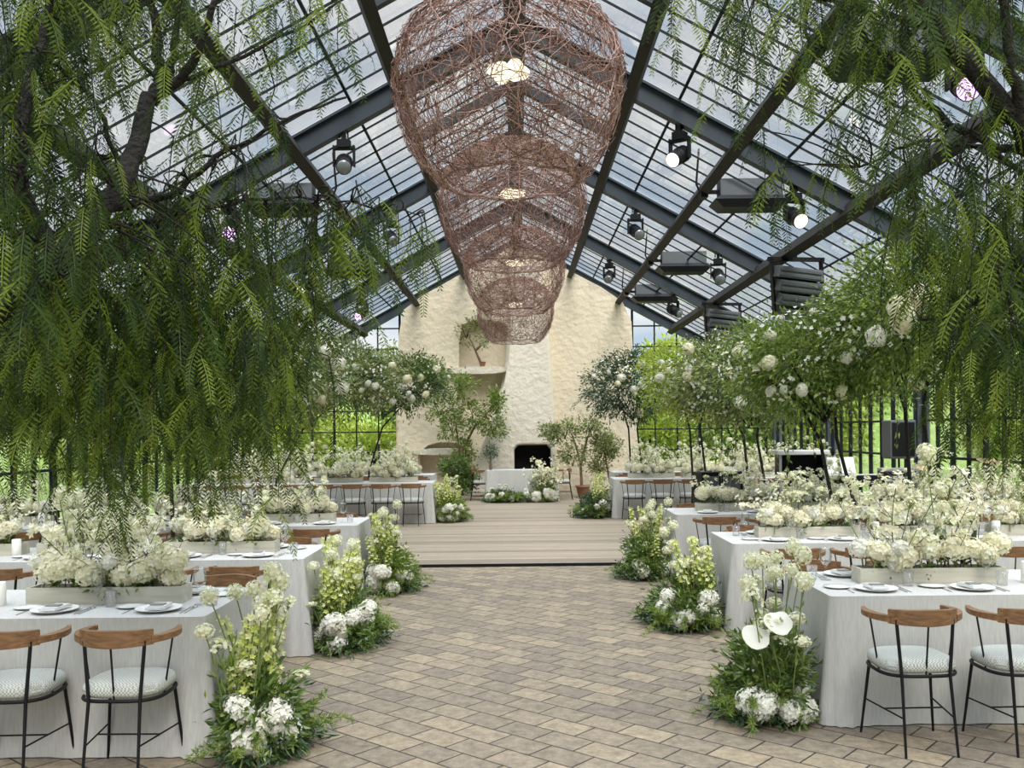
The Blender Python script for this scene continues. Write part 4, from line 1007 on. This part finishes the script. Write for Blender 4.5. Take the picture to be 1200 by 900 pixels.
canopy('dense green flower tree between second and third right tables', at(948, 430, 10.2), (1.0, .8, .60), 604, G2, (3.35, 9.75), 12, 1.7, .07, .2)
canopy('large bright flower tree on the right with big white hydrangeas near pepper tree', at(1066, 376, 9.5), (.88, .8, .76), 605, G2, (4.1, 9.65), 10, 1.7, .07, .3, 0.0, ((1058, 366, 8.75, 1.45), (1078, 356, 8.72, 1.5), (1056, 384, 8.8, 1.2), (1064, 376, 8.7, 1.2)))
canopy('flower tree with white blooms by fireplace, left of the chimney', at(474, 448, 19.3), (1.0, .7, .6), 611, G1, (-3.3, 19.6), 15, 1.1, .08, z0=DECK_Z)
canopy('white blossoming flower tree between left fireplace tree and nearer ones', at(405, 440, 16.5), (1.1, .8, .68), 612, G3, (-4.4, 16.35), 14, 1.2, .08, z0=DECK_Z)
canopy('white blossoming flower tree behind the third left table', at(318, 430, 13.2), (1.15, .9, .8), 613, G3, (-4.6, 12.7), 14, 1.4, .075, z0=DECK_Z)
canopy('flower tree behind the hanging pepper leaves between second and third left tables', at(200, 430, 9.4), (1.0, .8, .8), 614, G1, (-3.5, 9.0), 10, 1.2, .07)
canopy('outermost left flower tree with cream blooms behind pepper leaves', at(60, 420, 9.0), (.85, .8, .75), 615, G1, (-4.6, 9.0), 10, 1.0, .07)

# ---- plants at the fireplace
def leafy_tree(name, label, loc, blobs, trunk, seed, mat, pot=None, L=.085, cat='tree', n=26, per=26, z0=DECK_Z):
    rng = np.random.default_rng(seed); t = thing(name, label, cat, loc)
    o0 = np.array(loc); mb = MB()
    for (px_, py_, D, rx, rz_) in blobs:
        c = np.array(at(px_, py_, D)) - o0
        p, d, cc = clumps(rng, n, per, (rx, min(rx, .4), rz_), .07, .25); leaves(mb, p + c, L, L * .42, rng, 0, d, .1)
        for k in range(8):
            mb.tube([tuple(c - np.array([0, 0, rz_ * .5])), tuple(c + cc[k] * .5), tuple(c + cc[k] * 1.05)], [.008, .006, .003], 4, 1, False)
    mb.build('foliage', [mat, M_bark], t)
    mb = MB()
    for path in trunk: mb.tube([tuple(np.array(at(*q)) - o0) for q in path], np.linspace(.04, .012, len(path)), 7)
    mb.build('trunk', M_barkl, t)
    if pot:
        mb = MB(); mb.lathe([(pot * .65, 0), (pot * .95, pot * 1.3), (pot * 1.05, pot * 1.35), (pot * 1.05, pot * 1.55), (pot * .9, pot * 1.55), (pot * .85, pot * 1.3), (.01, pot * 1.25)], 24); mb.build('pot', M_terra, t)
    return t
Z = DECK_Z
leafy_tree('potted_tree', 'loose leafy tree in clay pot right of the fireplace opening', (1.62, 23.7, Z), [(662, 508, 23.7, .42, .32), (692, 500, 23.7, .42, .25), (672, 532, 23.6, .35, .25), (645, 505, 23.6, .25, .10), (706, 520, 23.7, .25, .25)], [[(681, 572, 23.7), (680, 545, 23.7), (674, 520, 23.7), (668, 505, 23.7)], [(680, 545, 23.7), (688, 515, 23.7), (695, 500, 23.7)]], 701, M_olive, .20)
leafy_tree('potted_tree', 'smaller leafy potted tree beside the right of the fireplace', (2.35, 23.9, Z), [(702, 545, 23.9, .25, .35), (715, 525, 23.9, .25, .2)], [[(716, 575, 23.9), (712, 555, 23.9), (708, 530, 23.9)]], 702, M_olive, .17)
leafy_tree('climbing_tree', 'tall airy green tree growing against the plaster left of the chimney', (-1.45, 23.9, Z), [(515, 478, 23.9, .55, .35), (540, 450, 23.9, .5, .35), (555, 485, 23.9, .35, .4), (578, 500, 23.8, .28, .5), (530, 500, 23.9, .4, .3), (545, 530, 23.9, .3, .35), (508, 440, 24.0, .35, .3), (583, 470, 23.8, .2, .3)], [[(541, 580, 23.9), (540, 545, 23.9), (536, 510, 23.9), (530, 470, 23.9)], [(540, 530, 23.9), (556, 500, 23.9), (575, 480, 23.9)]], 703, M_leafm, None, .09)
leafy_tree('shrub', 'dark green bushy shrub at foot of the left plaster wall', (-1.75, 23.3, Z), [(530, 548, 23.3, .35, .4), (545, 560, 23.3, .25, .3)], [[(533, 580, 23.3), (533, 555, 23.3)]], 704, M_leaf, None, .09, 'shrub', 40, 30)
leafy_tree('niche_plant', 'wispy olive branch plant standing on the upper plaster shelf', (-.95, 24.97, 3.44), [(548, 390, 24.9, .32, .28), (572, 398, 24.8, .28, .14), (560, 378, 24.9, .22, .2)], [[(566, 429, 24.97), (558, 410, 24.9), (550, 392, 24.9)], [(558, 410, 24.9), (572, 398, 24.85)]], 705, M_olive, .09, .085, 'plant', 14, 12)
leafy_tree('topiary', 'tiny ball topiary tree standing at left end of the head table', tuple(at(572, 553.0, 23.0)), [(572, 533, 23.0, .13, .13)], [[(572, 552, 23.0), (572, 536, 23.0)]], 706, M_leafd, .04, .05, 'topiary', 26, 22)
bpy.data.objects['topiary'].location.z = DECK_Z + TOP + .002; bpy.data.objects['topiary'].location.x = -.70

# ---- weeping pepper trees in the foreground
def frond_template(K=12):
    u = np.linspace(0, 1, K + 1); w_ = .006
    axis = np.stack([np.zeros(K + 1), .52 * np.sin(u * 1.45), -u * .80 - .06 * u * u], 1)
    V_ = np.concatenate([axis + [-w_, 0, 0], axis + [w_, 0, 0]]); f4 = [[i, i + 1, K + 1 + i + 1, K + 1 + i] for i in range(K)]
    V_ = list(V_); rng = np.random.default_rng(5)
    for i in range(1, K + 1):
        ll = .185 * (1 - .45 * u[i] ** 2) * min(1, .55 + u[i] * 2)
        for s_, b in ((-1, i), (1, K + 1 + i)):
            d = np.array([s_ * .80, .10 + .15 * rng.normal(), -.62]); d /= np.linalg.norm(d); nrm = np.array([-d[2] * s_, 0, d[0] * s_]); nrm /= np.linalg.norm(nrm); hw = .0155
            B_ = axis[i]; k = len(V_); V_ += [B_ + d * ll * .45 + nrm * hw, B_ + d * ll, B_ + d * ll * .45 - nrm * hw]
            f4.append([b, k, k + 1, k + 2])
    return np.array(V_), np.array(f4)
FT_V, FT_F = frond_template()
def hang(mb_l, mb_t, starts, lens, rng, dens=1.0):
    pos, az, LL, tilt = [], [], [], []
    for s_, l in zip(starts, lens):
        n = max(4, int(l / .060 * dens)); u = np.linspace(0, 1, n); a = rng.uniform(0, 2 * PI); sway = rng.uniform(.05, .32) * l
        P = np.array(s_) + np.stack([math.cos(a) * sway * np.sin(u * 2.2), math.sin(a) * sway * np.sin(u * 2.2), -l * u], 1)
        mb_t.tube(P[::2] if n > 6 else P, np.linspace(.0035, .0012, len(P[::2] if n > 6 else P)), 3, 0, False)
        pos.append(P); az.append(rng.uniform(0, 2 * PI) + np.arange(n) * 2.4 + rng.normal(size=n) * .5); LL.append(rng.uniform(.19, .34, n) * (1 - .25 * u)); 
    pos = np.concatenate(pos); az = np.concatenate(az); LL = np.concatenate(LL); n = len(pos)
    ca, sa = np.cos(az), np.sin(az); T = FT_V[None] * LL[:, None, None]
    yaw = rng.normal(size=n) * .9; cy, sy = np.cos(yaw), np.sin(yaw)      # twist of the leaf about its own stalk
    X = T[..., 0] * cy[:, None]; Y = T[..., 1] + T[..., 0] * sy[:, None]
    v = np.stack([X * ca[:, None] - Y * sa[:, None], X * sa[:, None] + Y * ca[:, None], T[..., 2]], 2) + pos[:, None]
    f = (FT_F[None] + (np.arange(n) * len(FT_V))[:, None, None]).reshape(-1, 4)
    mb_l.add(v.reshape(-1, 3), f)
def pepper(label, base, limbs, regions, seed):
    rng = np.random.default_rng(seed); t = thing('pepper_tree', label, 'tree', base)
    b0 = np.array(base); nodes = []
    for k, (path, r0, r1) in enumerate(limbs):
        P = np.array([np.array(q) if isinstance(q, np.ndarray) else np.array(at(*q)) for q in path]); 
        # smooth the limb
        u = np.linspace(0, len(P) - 1, len(P) * 4); Q = np.stack([np.interp(u, np.arange(len(P)), P[:, j]) for j in range(3)], 1)
        for _ in range(3): Q[1:-1] = (Q[:-2] + 2 * Q[1:-1] + Q[2:]) / 4
        Q[1:-1] += rng.normal(size=Q[1:-1].shape) * .008
        mb = MB(); mb.tube(Q - b0, np.linspace(r0, r1, len(Q)), 8); mb.build('trunk' if k == 0 else 'branch', M_bark, t); nodes.append(Q)
    nodes = np.concatenate(nodes); ml, mt = MB(), MB()
    for (x0, x1, y0, y1, l0, l1, n, d0, d1) in regions:
        st = np.array([at(rng.uniform(x0, x1), rng.uniform(y0, y1), rng.uniform(d0, d1)) for _ in range(n)]); ln = rng.uniform(l0, l1, n)
        hang(ml, mt, st - b0, ln, rng)
        for s_ in st:
            dd = np.linalg.norm(nodes - s_, axis=1); i = int(np.argmin(dd + .3 * np.maximum(0, s_[2] - nodes[:, 2])))
            if dd[i] < 1.3:
                A = nodes[i]; M_ = (A + s_) / 2 + np.array([0, 0, .12 * dd[i]]) + rng.normal(size=3) * .03; uu = np.linspace(0, 1, 8)[:, None]; mt.tube((1 - uu) ** 2 * A + 2 * uu * (1 - uu) * M_ + uu ** 2 * s_ - b0, np.linspace(.005, .0028, 8), 4, 0, False)
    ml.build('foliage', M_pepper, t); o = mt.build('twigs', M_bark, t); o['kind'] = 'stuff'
    return t
pepper('weeping pepper tree with drooping feathery leaves filling the upper left', (-3.5, 4.05, 0), [
    ([np.array([-3.5, 4.05, 0]), np.array([-3.42, 4.05, .9]), np.array([-3.1, 4.1, 1.7]), (-60, 400, 3.7), (20, 335, 3.65), (75, 300, 3.65), (130, 240, 3.7), (160, 180, 3.85), (178, 115, 4.0), (192, 95, 4.1)], .085, .028),
    ([(192, 95, 4.1), (188, 40, 4.1), (180, -60, 4.1)], .03, .012), ([(180, 115, 4.1), (222, 85, 4.05), (246, 30, 4.0), (275, -40, 4.0)], .026, .010), ([(196, 90, 4.1), (212, 40, 4.2), (215, -50, 4.2)], .02, .01),
    ([(75, 300, 3.65), (20, 210, 3.6), (35, 110, 3.65), (62, 20, 3.8), (70, -50, 3.8)], .034, .012), ([(-60, 395, 4.1), (-40, 250, 3.7), (-10, 100, 3.6), (-20, -60, 3.6)], .06, .02),
    ([(130, 240, 4.1), (215, 222, 4.2), (262, 178, 4.3), (330, 140, 4.3), (410, 112, 4.3)], .018, .005), ([(110, 265, 4.1), (200, 250, 4.2), (300, 225, 4.4), (400, 232, 4.5), (490, 250, 4.6)], .012, .003),
    ([(60, 312, 4.1), (120, 360, 4.3), (200, 400, 4.4), (300, 410, 4.5)], .02, .006), ([(150, 198, 4.1), (105, 95, 4.0), (70, 70, 3.9), (20, 60, 3.9)], .012, .005), ([(185, 100, 4.1), (300, 60, 4.3), (420, -10, 4.4)], .012, .005)],
    [(-10, 100, -110, 130, .4, .8, 44, 3.6, 4.6), (-10, 120, 120, 300, .25, .5, 26, 3.35, 3.6), (150, 330, 150, 240, .25, .5, 16, 3.9, 4.5), (60, 235, -110, -15, .35, .55, 40, 3.7, 4.6), (0, 250, 190, 340, .45, .85, 70, 3.75, 4.8), (190, 340, 200, 330, .3, .75, 44, 3.9, 4.8), (250, 430, -80, 10, .2, .45, 14, 3.9, 4.6),
     (320, 430, 200, 262, .2, .45, 20, 4.2, 4.8), (420, 510, 225, 262, .15, .36, 10, 4.3, 4.8), (230, 330, 60, 200, .2, .4, 9, 4.0, 4.6), (20, 330, 330, 430, .3, .58, 50, 4.0, 4.85), (90, 335, 410, 480, .32, .5, 30, 4.2, 4.85), (0, 60, 320, 430, .3, .6, 18, 3.9, 4.7), (108, 150, 440, 500, .45, .55, 5, 4.6, 4.85), (310, 400, 250, 420, .2, .45, 18, 4.4, 4.85)], 801)
pepper('weeping pepper tree with drooping feathery leaves along the right edge', (3.2, 4.0, 0), [
    ([np.array([3.2, 4.0, 0]), np.array([3.1, 4.0, 1.0]), np.array([2.75, 4.0, 1.9]), (1290, 330, 4.0), (1230, 190, 4.0), (1165, 110, 4.0), (1100, 40, 4.0), (1060, -40, 4.0)], .10, .02),
    ([(1230, 190, 4.0), (1140, 175, 4.1), (1060, 95, 4.2), (990, 20, 4.2), (940, -60, 4.2)], .022, .008), ([(1200, 150, 4.0), (1190, 70, 3.9), (1170, -40, 3.9)], .03, .014), ([(1260, 260, 4.0), (1170, 180, 4.2), (1080, 168, 4.3), (1010, 200, 4.4)], .015, .005),
    ([(1100, 40, 4.0), (1010, 15, 4.2), (900, -20, 4.3), (810, -40, 4.4)], .014, .006), ([(1280, 320, 4.0), (1215, 330, 3.9), (1150, 360, 4.1), (1080, 380, 4.3)], .018, .006)],
    [(800, 1010, -110, -30, .3, .58, 30, 3.7, 4.6), (870, 912, -20, 30, .4, .52, 5, 4.0, 4.4), (1000, 1210, -120, -10, .35, .65, 40, 3.5, 4.6), (1005, 1065, 50, 110, .3, .5, 8, 4.0, 4.4), (1050, 1210, 110, 230, .3, .7, 28, 3.7, 4.6),
     (1130, 1215, 190, 400, .5, .9, 38, 3.6, 4.6), (890, 1050, 130, 220, .15, .35, 8, 4.2, 4.6), (1070, 1150, 300, 400, .3, .6, 10, 4.0, 4.6)], 802)
